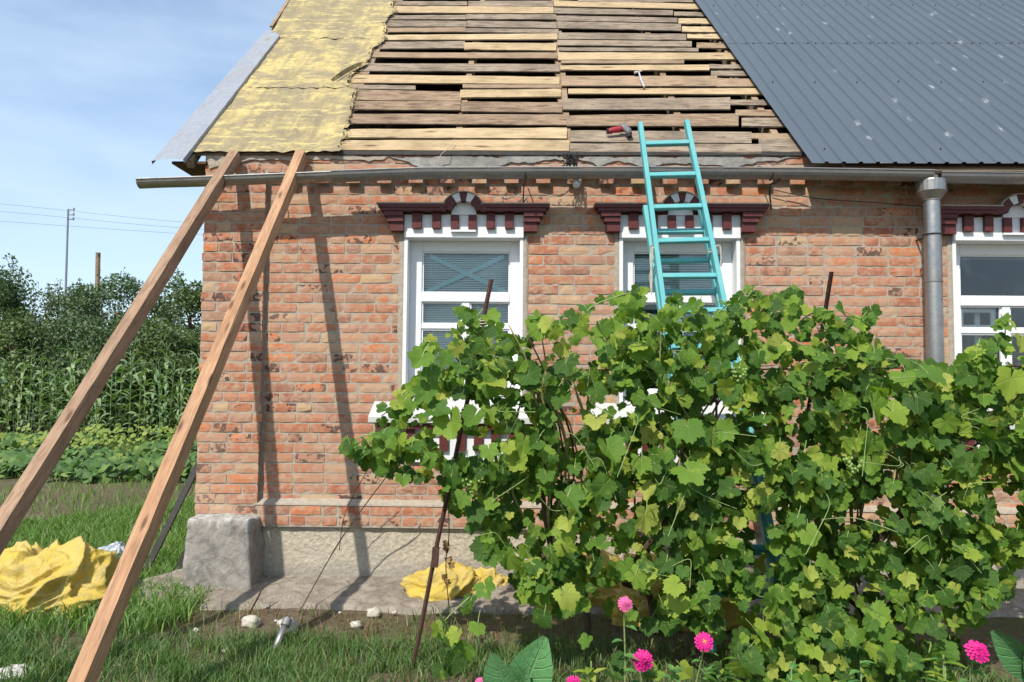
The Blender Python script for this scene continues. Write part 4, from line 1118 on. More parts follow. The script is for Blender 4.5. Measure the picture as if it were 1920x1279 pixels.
# ---------------- garden iron posts and wire
def post(ptop, Yt, pbot, label):
    b_ = onZ(*pbot, 0.0) if pbot[1] > 1000 else None
    a_ = onY(*ptop, Yt); m = MB(); b_ = b_ - Vector((0, 0, .05)); d = (a_ - b_)
    n = 12; x = Vector((1, 0, 0)); y = Vector((0, 1, 0))
    for i in range(n + 1):
        p = b_.lerp(a_, i / n) + x * .006 * noise.noise(Vector((i * .4, a_.x, 0))); w = .013
        m.v += [tuple(p + x * -w + y * -w * .3), tuple(p + y * -w), tuple(p + x * w + y * -w * .3), tuple(p + y * w * .4)]
    for i in range(n):
        k_ = i * 4
        for q in range(4): m.f.append((k_ + q, k_ + (q + 1) % 4, k_ + 4 + (q + 1) % 4, k_ + 4 + q))
    m.f += [(3, 2, 1, 0), (n * 4, n * 4 + 1, n * 4 + 2, n * 4 + 3)]
    th_ = thing('iron_post', label, 'post', tuple(b_), 'rusty iron posts of the vine trellis'); m.build('shaft', RUST, th_); return th_, a_, b_
ps1, pt1, pb1 = post((922, 524), -1.75, (770, 1252), 'leaning rusty iron post at the left end of the grapevines')
for t, hh in ((.30, .055), (.66, .03)):
    c = pb1.lerp(pt1, t); m = MB(); m.hexa([c + Vector((-.02, -.018, -hh)), c + Vector((.018, -.018, -hh)), c + Vector((.018, .012, -hh)), c + Vector((-.02, .012, -hh))], [c + Vector((-.014, -.018, hh)), c + Vector((.024, -.018, hh)), c + Vector((.024, .012, hh)), c + Vector((-.014, .012, hh))]); m.build('cleat', RUST, ps1)
m = MB(); c = pb1.lerp(pt1, .885)
for k in range(4): m.tube([c + Vector((.02 * math.cos(t), .022 * math.sin(t), .016 * k - .02 + .008 * math.sin(t))) for t in [2 * math.pi * q / 10 for q in range(11)]], .0035, 4)
m.build('tie_wire', ROPE, ps1)
ps2, pt2, pb2 = post((1559, 510), -1.70, (1452, 1128), 'rusty iron post rising out of the middle of the grapevines')
m = MB(); sag = lambda a_, b_, d: catm([a_, a_.lerp(b_, .5) - Vector((0, 0, d)), b_])
w0, w1 = onY(880, 694, -1.72), onY(2080, 684, -1.62)
m.tube(sag(w0, w1, .01), .0055, 5)
m.tube(sag(onY(840, 900, -1.74), onY(2080, 905, -1.64), .02), .0045, 5)
tag(m.build('trellis_wire', RUST), 'rusty horizontal wires carrying the grapevines between the iron posts', 'wire')

# ------------------------------------------------------------------ grapevines
def leaf_shape(seed, lobes=1.0):
    rr = random.Random(seed); V = [(0, 0, 0)]; n = 44; outl = []
    d1, d2 = R(56 + rr.uniform(-5, 5)), R(112 + rr.uniform(-5, 5)); cut = rr.uniform(.0, .26) * lobes
    for i in range(n):
        a_ = -math.pi * .955 + 2 * math.pi * .955 * i / (n - 1); aa = abs(a_)
        r = .78
        for cen, am, wd in ((0, 1.0, R(24)), (d1, .86, R(22)), (d2, .66, R(26))):
            r = max(r if 0 else 0, r)
        lob = max(1.0 * math.exp(-(aa / R(30)) ** 2), .90 * math.exp(-((aa - d1) / R(27)) ** 2), .74 * math.exp(-((aa - d2) / R(34)) ** 2))
        base = .68 - .12 * (aa / math.pi)
        r = base * (1 - cut * .8) + (lob) * (.30 + cut * .8)
        if aa > R(150): r *= .93
        r *= (1 + (.055 if i % 2 else -.045)) * rr.uniform(.94, 1.06)
        outl.append((r * math.sin(a_), r * math.cos(a_)))
    fold = rr.uniform(-.1, .50); droop = rr.uniform(.1, .8); cup = rr.uniform(-.22, .16); ph = rr.uniform(0, 6)
    def zf(x, y):
        r = math.hypot(x, y); an = math.atan2(x, y)
        rip = .05 * r * r * math.sin(an * 3 + ph) + .03 * r * r * math.sin(an * 7 + ph * 2) + .03 * math.sin(x * 5 + ph) * math.cos(y * 4 + ph)
        vein = -.012 * r * math.cos(an / R(56) * 2 * math.pi)
        return fold * abs(x) * .9 - droop * max(0, y) ** 2 * .55 - cup * r * r + rip + vein
    V = [(0, 0, zf(0, 0))]; 
    for f in (.5, 1.0):
        for x, y in outl: V.append((x * f, y * f, zf(x * f, y * f)))
    F_ = [(0, 1 + i, 2 + i) for i in range(n - 1)] ; F_ = [(a_, c_, b_) for a_, b_, c_ in F_]
    for i in range(n - 1):
        a_, b_, c_, d_ = 1 + i, 2 + i, n + 2 + i, n + 1 + i
        F_ += [(a_, b_, c_), (a_, c_, d_)]
    F_ = [(f[0], f[2], f[1]) for f in F_]
    V = np.array(V)
    # orient so +z is the upper face
    return V, np.array(F_), V[:, :2].copy()
SHAPES = [leaf_shape(s) for s in range(10)]
for k_ in range(len(SHAPES)):
    V, F_, uv = SHAPES[k_]; a_, b_, c_ = V[F_[3][0]], V[F_[3][1]], V[F_[3][2]]
    if np.cross(b_ - a_, c_ - a_)[2] < 0: SHAPES[k_] = (V, F_[:, ::-1].copy(), uv)
LM = []
for V, F_, uv in SHAPES:
    me = bpy.data.meshes.new('leaf'); me.from_pydata([tuple(v_) for v_ in V], [], [tuple(int(q) for q in f) for f in F_])
    ul = me.uv_layers.new(name='UVMap'); ul.data.foreach_set('uv', uv[F_.ravel()].astype(np.float32).ravel()); me.shade_smooth(); me.materials.append(LEAF); LM.append(me)
def leaf_frame(nrm, tip):
    z = Vector(nrm).normalized(); y = Vector(tip); y = (y - z * y.dot(z)).normalized(); x = y.cross(z); return Matrix((x, y, z)).transposed()
vines = []
VN = [('grapevine', 'leftmost grapevine, spreading over the first window sill', (1105, 1195), lambda px: px < 1130),
      ('grapevine', 'grapevine in the middle, climbing in front of the ladder foot', (1235, 1190), lambda px: 1130 <= px < 1500),
      ('grapevine', 'rightmost grapevine, below the downpipe and the third window', (1640, 1235), lambda px: px >= 1500)]
leaves = []
lr = random.Random(21)
def add_leaf(px, py, Y, size, lift=0):
    p = onY(px, py, Y)
    nrm = Vector((lr.gauss(-.05, .62), -1.0 + lr.gauss(0, .35), lr.gauss(.60, .62))); tip = Vector((lr.gauss(0, .75), -.3, -1 + lr.gauss(0, .5)))
    leaves.append((px, py, p, leaf_frame(nrm, tip), size))
xs_ = [p[0] for p in VP]; ys_ = [p[1] for p in VP]
cnt = 0
while cnt < 4700:
    px = lr.uniform(640, 2080); py = lr.uniform(540, 1300); d = dens(px, py)
    if d <= 0: continue
    g_ = noise.noise(Vector((px * .013, py * .013, 3.3)))
    if d < .5 and lr.random() > .5: continue
    if lr.random() > d * (1.0 if g_ > -.15 else .36): continue
    lay = lr.random(); Y = -2.02 + .66 * lay + .16 * g_
    if py > 1100: Y -= (py - 1100) * .0012
    size = lr.choice([.032, .04, .048, .055, .062, .07, .08]) * lr.uniform(.85, 1.12)
    if py < 640: size *= .8
    if d < .5: size *= .8
    add_leaf(px, py, Y, size); cnt += 1
# wisps: shoots above and beside the hedge
SHOOTS = [[(1080, 610), (1110, 575), (1160, 555), (1200, 545)], [(1170, 600), (1190, 560), (1192, 540)], [(1300, 600), (1310, 575), (1315, 555)], [(1440, 600), (1465, 560), (1490, 540)], [(1480, 620), (1530, 585), (1600, 590), (1640, 640)],
          [(1560, 640), (1610, 600), (1625, 585)], [(760, 860), (700, 850), (660, 842)], [(740, 820), (690, 815), (655, 830)], [(770, 730), (740, 760), (715, 780)], [(1880, 660), (1885, 620), (1880, 600)],
          [(1380, 600), (1400, 560), (1410, 545)], [(900, 640), (880, 600), (875, 588)], [(980, 640), (1000, 610), (1005, 595)], [(820, 650), (800, 640), (792, 660)], [(1720, 700), (1700, 680), (1660, 672)],
          [(1240, 600), (1250, 580), (1275, 560)], [(1330, 600), (1360, 575), (1375, 570)], [(880, 1120), (830, 1170), (840, 1200)], [(1050, 1130), (1075, 1110), (1060, 1115)]]
shootpts = []
for sh in SHOOTS:
    Ys = -1.75 + lr.uniform(-.1, .15); P = catm([onY(px, py, Ys) for px, py in sh], 6); shootpts.append((sh, P))
    for k in range(0, len(P)):
        if lr.random() < .55:
            pr_ = proj(P[k]); add_leaf(pr_[0] + lr.uniform(-12, 12), pr_[1] + lr.uniform(-8, 12), Ys + lr.uniform(-.06, .06), lr.uniform(.035, .065))
for (px, py, s) in ((1060, 1115, .085), (1020, 1155, .07), (855, 1190, .06), (875, 1215, .075), (850, 1240, .075), (830, 1255, .06), (895, 1175, .055), (1085, 1130, .06), (910, 1100, .07), (1290, 880, .11), (1210, 965, .1),
                    (1740, 700, .10), (1720, 745, .09), (1300, 575, .07), (1640, 760, .11), (1895, 710, .10), (1290, 800, .10), (1140, 840, .10), (1060, 680, .09), (845, 790, .11), (815, 770, .09), (890, 780, .08),
                    (1165, 1235, .06), (1150, 1265, .06), (1225, 1260, .07), (1390, 1250, .09), (1280, 1255, .06), (1340, 1262, .06), (1100, 1200, .05)):
    add_leaf(px, py, -2.05 if py < 1100 else -2.15, s)
trunks = []
for vi, (nm, lab, base, test) in enumerate(VN):
    b_ = onZ(*base, 0); vt = thing(nm, lab, 'grapevine', tuple(b_), 'grapevines on the trellis')
    mine = [l for l in leaves if test(l[0])]; mine.sort(key=lambda l: l[2].y + (0 if l[4] > .05 else 1) + (5 if not (0 < l[0] < 1930 and l[1] < 1285) else 0))
    for px, py, p, fr, s in mine[:300]:
        o = bpy.data.objects.new('leaf', lr.choice(LM)); COL.objects.link(o); attach(o, vt); o.matrix_basis = Matrix.Translation(p) @ fr.to_4x4() @ Matrix.Scale(s, 4)
    VV, FF, RR, UU, k0 = [], [], [], [], 0
    for px, py, p, fr, s in mine[300:]:
        V, F_, uv = lr.choice(SHAPES); q = (V * s) @ np.array(fr).T + np.array(p); VV.append(q); FF.append(F_ + k0); k0 += len(V); RR.append(np.full(len(V), lr.random())); UU.append(uv)
    o = mesh_np('foliage', np.vstack(VV), np.vstack(FF), LEAF, vt, np.concatenate(RR), np.vstack(UU), sm=True); o['kind'] = 'stuff'
    # trunk, arms and canes
    xs0 = {0: (900, 1130), 1: (1150, 1480), 2: (1520, 1980)}[vi]
    tr = MB(); cor = onY((xs0[0] + xs0[1]) / 2, 900, -1.7)
    def wob(P, a_=.03): return [p + Vector((a_ * noise.noise(p * 3), a_ * noise.noise(p * 3 + Vector((9, 0, 0))), a_ * .5 * noise.noise(p * 4))) for p in P]
    tpts = wob(catm([b_ - Vector((0, 0, .05)), b_ + Vector((-.05, .1, .25)), onY(base[0] - 60, 1080, -1.55), cor], 8)); tr.tube(tpts, lambda t: .026 - .012 * t, 8); smooth(tr.build('trunk', BARK, vt))
    for k in range(13):
        cm = MB(); e = onY(lr.uniform(*xs0), lr.uniform(600, 800), lr.uniform(-2.05, -1.55)); st_ = tpts[lr.randrange(len(tpts) // 3, len(tpts))]
        mid = st_.lerp(e, .5) + Vector((lr.uniform(-.15, .15), lr.uniform(-.1, .1), .05)); cm.tube(wob(catm([st_, mid, e], 8), .05), lambda t: .009 - .005 * t, 6); smooth(cm.build('cane', BARK if k < 3 else CANE, vt))
    for sh, P in shootpts:
        if test(sh[0][0]): cm = MB(); cm.tube(P, lambda t: .0045 - .002 * t, 5); smooth(cm.build('shoot', CANEG, vt))
    pt = MB()                                              # petioles and tendrils
    for px, py, p, fr, s in mine[:330]:
        yb = fr @ Vector((0, 1, 0)); q = p - yb * .02 + Vector((lr.uniform(-.05, .05), .05, lr.uniform(.0, .06))); pt.tube([p, p.lerp(q, .5) + Vector((0, -.01, .008)), q], .0022, 3, False)
    for k in range(12):
        px = lr.uniform(*xs0); py = lr.uniform(640, 1150)
        if dens(px, py) < .3: continue
        p = onY(px, py, -1.98); dr = Vector((lr.uniform(-1, 1), -.2, lr.uniform(-1, .6))).normalized(); L_ = lr.uniform(.12, .38)
        kk = Vector((lr.uniform(-.08, .08), 0, lr.uniform(-.08, .08))); pt.tube(catm([p, p + dr * L_ * .35 + kk, p + dr * L_ * .7 + kk * .3, p + dr * L_ - kk * .5]), .002, 4, False)
    o = pt.build('leaf_stalks', CANEG, vt); o['kind'] = 'stuff'
    if vi == 0: vine0 = vt
    vines.append(vt)
def grapes(px, py, Y, parent, n=46, w=.05, h=.10):
    m = MB(); c = onY(px, py, Y); bm = bmesh.new(); bmesh.ops.create_icosphere(bm, subdivisions=1, radius=1); V = [v_.co.copy() for v_ in bm.verts]; Fs = [tuple(q.index for q in f.verts) for f in bm.faces]; bm.free()
    for k in range(n):
        t = lr.random(); r = w * (1 - t) ** .6 + .006; a_ = lr.uniform(0, 6.28); p = c + Vector((math.cos(a_) * r, math.sin(a_) * r, -h * t)); s = lr.uniform(.0085, .012)
        m.add([p + v_ * s for v_ in V], Fs)
    o = m.build('grape_bunch', GRAPE, parent); smooth(o); return o
GRAPE = simple('unripe_grape', (.22, .33, .08), .35, .2, 60, .0, .5)
grapes(885, 893, -1.95, vines[0]); grapes(1385, 690, -1.96, vines[1], 30, .035, .07); grapes(1225, 860, -1.9, vines[1], 26, .03, .06); grapes(1600, 860, -1.99, vines[2], 30, .04, .07)
# dried brown leaves hanging on a string of stem
dl = thing('withered_vine', 'thin dry vine shoot with curled brown leaves hanging beside the leaning iron post', 'dry shoot', tuple(onY(842, 1130, -1.3)))
m = MB(); m.tube(catm([onY(840, 920, -1.5), onY(842, 1000, -1.5), onY(836, 1060, -1.5), onY(842, 1140, -1.5)]), .003, 4); m.build('stem', BARK, dl)
for (px, py) in ((839, 1018), (841, 1030), (837, 1050), (844, 1058), (830, 1080), (834, 1092), (840, 1050)):
    V, F_, uv = SHAPES[lr.randrange(10)]; V = V.copy(); V[:, 2] += -1.5 * V[:, 0] ** 2; fr = leaf_frame((lr.uniform(-1, 1), -1, lr.uniform(-.5, .5)), (lr.uniform(-.4, .4), 0, -1)); p = onY(px, py, -1.5)
    q = (V * .028) @ np.array(fr).T + np.array(p); o = mesh_np('dry_leaf', q, F_, DRY, dl, sm=True)

# ------------------------------------------------------------------ zinnias and big leaved herb plants
def zinnia(px, py, wpx, Y, mat, label, tilt=.5, layers=4, hsq=1.0):
    c = onY(px, py, Y); r = wpx / 2 * (Y - CAM.y) / F
    t = thing('zinnia', label, 'flower', (c.x, c.y + .05, 0), 'pink zinnias in front of the grapevines')
    nrm = Vector((rng.uniform(-.15, .15), -1, tilt)).normalized(); x = Vector((1, 0, 0)); x = (x - nrm * x.dot(nrm)).normalized(); y = nrm.cross(x)
    m = MB()
    for L_ in range(layers):
        n = 16 - L_ * 2; rl = r * (1 - L_ * .21); up = .10 + L_ * .18
        for k in range(n):
            a_ = 2 * math.pi * (k + .5 * (L_ % 2)) / n + rng.uniform(-.08, .08); d = x * math.cos(a_) + y * math.sin(a_); s = nrm.cross(d); w = rl * 3.4 / n * 1.5; q = rng.random(); h0 = nrm * (r * up)
            rr_ = rl * rng.uniform(.9, 1.05)
            pts = [c + h0 + d * rr_ * .15 - s * w * .3, c + h0 + d * rr_ * .15 + s * w * .3, c + h0 + d * rr_ * .6 + s * w * .55 + nrm * r * .08, c + h0 + d * rr_ + s * w * .32 - nrm * r * .03, c + h0 + d * rr_ - s * w * .32 - nrm * r * .03, c + h0 + d * rr_ * .6 - s * w * .55 + nrm * r * .08]
            m.quad(pts); m.r += [q * .999] * 6
    m.build('petals', mat, t)
    m = MB(); bm = bmesh.new(); bmesh.ops.create_icosphere(bm, subdivisions=1, radius=1); V = [v_.co.copy() for v_ in bm.verts]; Fs = [tuple(q.index for q in f.verts) for f in bm.faces]; bm.free()
    for k in range(14):
        a_ = rng.uniform(0, 6.28); rad = r * .22 * math.sqrt(rng.random()); m.add([c + nrm * r * (.12 + .2 * layers * .8) + (x * math.cos(a_) + y * math.sin(a_)) * rad + v_ * r * .055 for v_ in V], Fs)
    m.build('flower_centre', YEL if layers < 3 else mat, t)
    m = MB(); base = Vector((c.x + rng.uniform(-.05, .05), c.y + .08, -.02)); m.tube(catm([c - nrm * .01, c + Vector((0, .04, -.08)), base.lerp(c, .4) + Vector((.01, .03, 0)), base]), .004, 6); m.build('stem', CANEG, t)
    for k in range(5):
        z_ = c.z * (.25 + .13 * k); p = Vector((c.x, c.y + .06, z_)); d = Vector((rng.choice([-1, 1]) * rng.uniform(.7, 1), rng.uniform(-.7, .3), .25)).normalized(); simple_leaf(p, d, rng.uniform(.05, .085), .35, HERB, t)
    return t
def simple_leaf(p, d, L, wr, mat, parent, name='leaf', droop=.35, side=None):
    m = MB(); n = 8; d = Vector(d).normalized(); s = d.cross(Vector((0, 0, 1))).normalized() if side is None else Vector(side).normalized(); s = (s - d * s.dot(d)).normalized(); up = s.cross(d)
    for i in range(n + 1):
        t = i / n; w = L * wr * math.sin(math.pi * min(.97, t * .93 + .06)) ** .8; c = p + d * L * t + up * (-droop * L * t * t)
        for q in (-1, -.5, 0, .5, 1): m.v.append(tuple(c + s * w * q + up * (abs(q) * w * .35 + .04 * w * math.sin(i * 2.1 + q * 3)))); m.uv.append((q * .5, t))
    for i in range(n):
        for q in range(4): a_ = i * 5 + q; m.f.append((a_, a_ + 1, a_ + 6, a_ + 5))
    o = m.build(name, mat, parent, True); return o
zinnia(1172, 1133, 28, -2.3, PALEPETAL, 'small pale pink zinnia standing highest and farthest left', .5)
zinnia(1205, 1238, 40, -2.25, PETAL, 'large round magenta zinnia left of the others', .35, 5)
zinnia(1320, 1204, 36, -2.15, PETAL, 'flat hot pink zinnia with open petals in the middle', .55, 2)
zinnia(1831, 1222, 44, -2.25, PETAL, 'wide crimson pink zinnia on its own at the right', .9, 3)
zinnia(1075, 1281, 28, -2.35, PETAL, 'pink zinnia cut by the bottom edge right of the big leaves', .5)
zinnia(900, 1281, 20, -2.4, PALEPETAL, 'tiny pink zinnia cut by the bottom edge left of the big leaves', .5)
def bigplant(px, py, specs, label):
    b_ = onY(px, py, -2.5); t = thing('broadleaf_plant', label, 'plant', (b_.x, b_.y, 0), 'broad leaved plants by the zinnias')
    m = MB(); m.tube([(b_.x, b_.y, 0), (b_.x, b_.y, b_.z)], .007, 6); m.build('stem', CANEG, t)
    for (ex, ey, w) in specs:
        e = onY(ex, ey, -2.62); simple_leaf(b_, (e - b_), (e - b_).length * 1.05, w * .95, HERB2, t, droop=.05, side=(1, -.25, 0))
    return t
bigplant(968, 1330, [(1018, 1205, .28), (925, 1235, .30), (985, 1260, .2)], 'low plant with two large upright green leaves at the bottom edge')
bigplant(1985, 1290, [(1870, 1195, .20), (1930, 1230, .25)], 'plant with a large leaf reaching in at the right edge')
for k in range(13):
    px = rng.choice([1130, 1180, 1260, 1300, 1360, 1420, 1480, 1540, 1600, 1660, 1760, 1240, 1100]) + rng.uniform(-20, 20); py = rng.uniform(1240, 1300); p = onZ(px, py, .0) if False else onY(px, py, -2.3)
    t = thing('garden_herb', 'low leafy green herb growing under the grapevines', 'plant', (p.x, p.y, 0), 'low herbs under the grapevines')
    m = MB(); m.tube([(p.x, p.y, 0), (p.x, p.y, max(.08, p.z + .03))], .004, 5); m.build('stem', CANEG, t)
    for q in range(9):
        a_ = rng.uniform(0, 6.28); simple_leaf(Vector((p.x, p.y, max(.03, p.z + rng.uniform(-.12, .03)))), (math.cos(a_), math.sin(a_), rng.uniform(.1, .9)), rng.uniform(.05, .10), .22, HERB if k % 2 else LEAF, t)

# ------------------------------------------------------------------ cloth heaps, bag, stones, pipe
def heap(name, c, rx, ry, h, seed, mat, label, cat, fold=.30, n1=150, n2=70, fr=2.2, group=None, rot=0):
    m = MB()
    for j in range(n2 + 1):
        ph = math.pi * .5 * (1 - j / n2) + -.06
        for i in range(n1):
            th = 2 * math.pi * i / n1; d = Vector((math.cos(th) * math.cos(ph), math.sin(th) * math.cos(ph), math.sin(ph)))
            q = Vector((d.x * rx, d.y * ry, d.z * h * 1.2))
            wq = q * (fr / 1.0) + Vector((noise.noise(q * 3 + Vector((seed, 0, 0))), noise.noise(q * 3 + Vector((0, seed, 0))), 0)) * .55
            r1 = max(0, 1 - abs(noise.noise(wq * 1.9 + Vector((seed, seed, 0)))) * 2.4) ** 1.5 * 1.2; r2 = max(0, 1 - abs(noise.noise(wq * 4.1 + Vector((0, seed, 9)))) * 2.2) ** 1.3 * 1.1
            lob = noise.noise(d * 1.8 + Vector((seed, 4, 0)))
            r3 = 1 - abs(noise.noise(wq * 9.1 + Vector((seed, 3, 9)))) * 2
            k = 1 + fold * (.40 + .60 * d.z) * (r1 * .85 + r2 * .5 + r3 * .14) + .36 * lob
            x_, y_ = d.x * rx * k, d.y * ry * k
            p = Vector((x_ * math.cos(rot) - y_ * math.sin(rot), x_ * math.sin(rot) + y_ * math.cos(rot), max(-.005, d.z * h * k)))
            m.v.append(tuple(Vector(c) + p))
    for j in range(n2):
        for i in range(n1): a_ = j * n1 + i; b_ = j * n1 + (i + 1) % n1; m.f.append((a_, a_ + n1, b_ + n1, b_))
    # j=0 top pole
    o = m.build(name, mat); smooth(o); tag(o, label, cat, group); return o
c = onZ(30, 1150, 0)
heap('yellow_tarp', (c.x + .02, c.y + .22, 0), .46, .34, .33, 3.1, TARP, 'large crumpled yellow woven tarp on the grass at the left', 'tarp', .34, 220, 100, 2.0, 'crumpled yellow tarps')
c = onZ(830, 1128, 0.02)
heap('yellow_tarp', (c.x, c.y + .12, 0.03), .25, .13, .16, 7.7, TARP, 'small yellow tarp bundle at the wall foot behind the leaning iron post', 'tarp', .35, 110, 50, 4, 'crumpled yellow tarps')
c = onZ(910, 1110, 0.03)
heap('yellow_tarp', (c.x, c.y + .05, 0.04), .16, .07, .10, 1.7, TARP, 'flat yellow tarp end trailing along the wall foot towards the vines', 'tarp', .35, 80, 36, 5, 'crumpled yellow tarps')
c = onZ(1120, 1140, 0.0)
heap('yellow_tarp', (c.x - .05, c.y + .1, 0.02), .33, .16, .30, 5.2, TARP, 'dusty yellow sack in the shade under the left grapevine', 'tarp', .25, 110, 50, 3, 'crumpled yellow tarps')
c = onZ(1330, 1180, 0.0)
heap('yellow_tarp', (c.x - .15, c.y + .15, 0.0), .42, .18, .36, 9.4, TARP, 'full yellow sack in the shade behind the middle zinnia', 'tarp', .22, 110, 50, 3, 'crumpled yellow tarps')
PLAS = simple('blue_grey_plastic', (.42, .46, .52), .3, .3, 18, .01, .6)
c = onZ(212, 1050, 0); heap('plastic_bag', (c.x, c.y, 0), .13, .16, .10, 4.4, PLAS, 'pale blue plastic bag lying on the lawn', 'bag', .35, 80, 36, 6)
PAP = simple('dirty_white_fabric', (.60, .57, .52), .8, .3, 20, .01)
c = onZ(26, 1265, 0); heap('cloth_scrap', (c.x, c.y, 0), .10, .05, .035, 6.4, PAP, 'dirty white scrap lying on the grass at the bottom left', 'scrap', .3, 60, 26, 8)
LIME = simple('pale_limestone', (.55, .50, .42), .95, .3, 40, .01)
def stone(px, py, r, label, grp='pale stones on the ground'):
    bm = bmesh.new(); bmesh.ops.create_icosphere(bm, subdivisions=3, radius=1); c = onZ(px, py, 0); sd_ = px * .37
    for v_ in bm.verts:
        k = 1 + .35 * noise.noise(v_.co * 1.4 + Vector((sd_, 0, 0))) + .12 * noise.noise(v_.co * 4 + Vector((sd_, 0, 0))); v_.co = Vector((v_.co.x * r * k * 1.1, v_.co.y * r * k, v_.co.z * r * k * .75 + r * .4)) + c
    me = bpy.data.meshes.new('stone'); bm.to_mesh(me); bm.free(); me.materials.append(LIME); me.shade_smooth(); o = bpy.data.objects.new('stone', me); COL.objects.link(o); tag(o, label, 'stone', grp)
stone(470, 1172, .055, 'largest pale stone, left of the metal pipe stub'); stone(668, 1176, .036, 'pale stone in the grass below the second beam shadow')
stone(700, 1154, .045, 'greyish stone beside the pavement edge, left of the yellow bundle'); stone(366, 1184, .018, 'small white pebble on bare soil left of the largest stone')
stone(540, 1180, .06, 'pale stone right behind the metal pipe stub')
sp_ = [(218, 1250), (385, 1250), (440, 1256), (420, 1222), (446, 1194), (640, 1150), (735, 1150), (497, 1140), (580, 1215), (250, 1106), (120, 1240), (610, 1240), (520, 1165), (330, 1120)]
for px, py in sp_: stone(px + rng.uniform(-5, 5), py, rng.uniform(.008, .016), 'tiny pale stone chip on the ground', 'pale stone chips')
pipe = thing('pipe_stub', 'short leaning galvanised pipe stub sticking out of the grass', 'pipe', tuple(onZ(508, 1232, 0)))
a_ = onZ(508, 1236, -.02); b_ = onY(540, 1160, a_.y + .16); m = MB(); d = (b_ - a_).normalized(); m.tube([a_, b_], .021, 16); m.tube([b_ - d * .0, b_ + d * .004], .021, 16)
smooth(m.build('tube', GALV, pipe)); m = MB(); m.tube([b_ - d * .045, b_ - d * .005], .029, 16); m.build('collar', GALVD, pipe); m = MB(); m.tube([b_ + d * .0045, b_ + d * .0055], .015, 14); m.build('bore_shade_disc', BLACK, pipe)  # black disc on the closed end paints the shade of a hollow pipe
a_ = onZ(468, 1150, 0); cable('dry_stick', [a_, a_ + Vector((.05, .05, .12)), a_ + Vector((.07, .06, .19))], .006, BARK, 'short brown stick poking up beside the largest stone', 'stick')
cable('dry_stick', catm([onZ(675, 1215, .02), onZ(740, 1212, .04), onZ(800, 1222, .02)]), .006, BARK, 'dry stick lying in the grass left of the leaning iron post', 'stick')
cable('dead_twig', catm([onZ(560, 1150, 0.0), onY(640, 1010, -.35), onY(720, 900, -.45), onY(735, 880, -.45)]), .0045, BARK, 'long thin dead stem slanting up across the stucco plinth', 'stem')
cable('dead_twig', catm([onY(636, 1032, -.3), onY(648, 960, -.3), onY(690, 880, -.4), onY(700, 870, -.4)]), .003, BARK, 'thin forked dead stem rising from the long slanting one', 'stem')
m = MB(); q = onZ(1900, 1120, 0)
for k in range(4):
    y_ = q.y + k * .16; m2 = MB(); m2.box((1.9, y_, .01), (4.6, y_ + .13, .07), .01); 
    tag(m2.build('old_plank', W_B), ['nearest', 'second', 'third', 'farthest'][k] + ' old brown plank lying on the ground at the far right', 'plank', 'old planks on the ground')

# ------------------------------------------------------------------ grass
def blades(name, n, xr, yr, h, w, mat, seed, keep=None, label=None, lean=.5):
    r = np.random.RandomState(seed); X = r.uniform(*xr, n); Y = r.uniform(*yr, n)
    # tufting
    tx = r.uniform(*xr, n // 14); ty = r.uniform(*yr, n // 14); idx = r.randint(0, len(tx), n); tuf = r.rand(n) < .7
    X = np.where(tuf, tx[idx] + r.normal(0, .035, n), X); Y = np.where(tuf, ty[idx] + r.normal(0, .035, n), Y)
    if keep is not None:
        k = keep(X, Y, r.rand(n)); X, Y = X[k], Y[k]
    n = len(X); H = h * r.uniform(.45, 1.25, n); A = r.uniform(0, 2 * np.pi, n); la = r.uniform(0, 2 * np.pi, n); L_ = H * r.uniform(.1, 1.0, n) * lean * 1.6
    wx, wy = np.cos(A) * w / 2, np.sin(A) * w / 2; lx, ly = np.cos(la) * L_, np.sin(la) * L_; V = np.zeros((n, 5, 3))
    V[:, 0] = np.stack([X - wx, Y - wy, np.full(n, -.01)], 1); V[:, 1] = np.stack([X + wx, Y + wy, np.full(n, -.01)], 1)
    V[:, 2] = np.stack([X - wx * .8 + lx * .35, Y - wy * .8 + ly * .35, H * .6], 1); V[:, 3] = np.stack([X + wx * .8 + lx * .35, Y + wy * .8 + ly * .35, H * .6], 1); V[:, 4] = np.stack([X + lx, Y + ly, H], 1)
    b = np.arange(n)[:, None] * 5; Fq = np.stack([b + [0, 1, 3], b + [0, 3, 2], b + [2, 3, 4]], 1).reshape(-1, 3)
    o = mesh_np(name, V.reshape(-1, 3), Fq, mat, None, np.repeat(r.rand(n) ** 1.2 * .999, 5)); tag(o, label, 'grass', None, 'stuff'); return o
def keepA(X, Y, r):
    edge = -1.20 + .07 * np.sin(X * 3.1) + .04 * np.sin(X * 7.7)
    d = np.clip((edge - Y) / .16, .05, 1.0); bare = ((X > -.85) & (X < -.25) & (Y < -1.75)) * .8
    bare = np.maximum(bare, ((X > .15) & (Y > -2.6)) * .55); 
    pn = np.sin(X * 4.3 + 1.7 * np.sin(Y * 3.9)) * np.sin(Y * 6.1 + 2.1 * np.sin(X * 2.7)); d = d * np.where(pn > .45, .35, 1.0); return r < d * (1 - bare)
blades('grass', 90000, (-3.6, 2.6), (-3.1, -.6), .085, .0055, GRASS, 4, keepA, 'short dense green grass in front of the house', .75)
def keepT(X, Y, r): return r < .5
blades('dry_grass', 9000, (-2.4, 2.5), (-2.9, -.62), .05, .004, DRY, 5, keepT, 'sparse dry straw and litter on the bare soil by the pavement', .9)
def keepB(X, Y, r):
    soil = (Y > 2.7 + np.clip((X + 5.5) * 1.2, 0, 3.2) + .5 * np.sin(X * 1.3)); d = np.where(soil, .05, 1.0); d = np.where((X > -2.72) & (Y > -.15), 0, d)
    return r < d
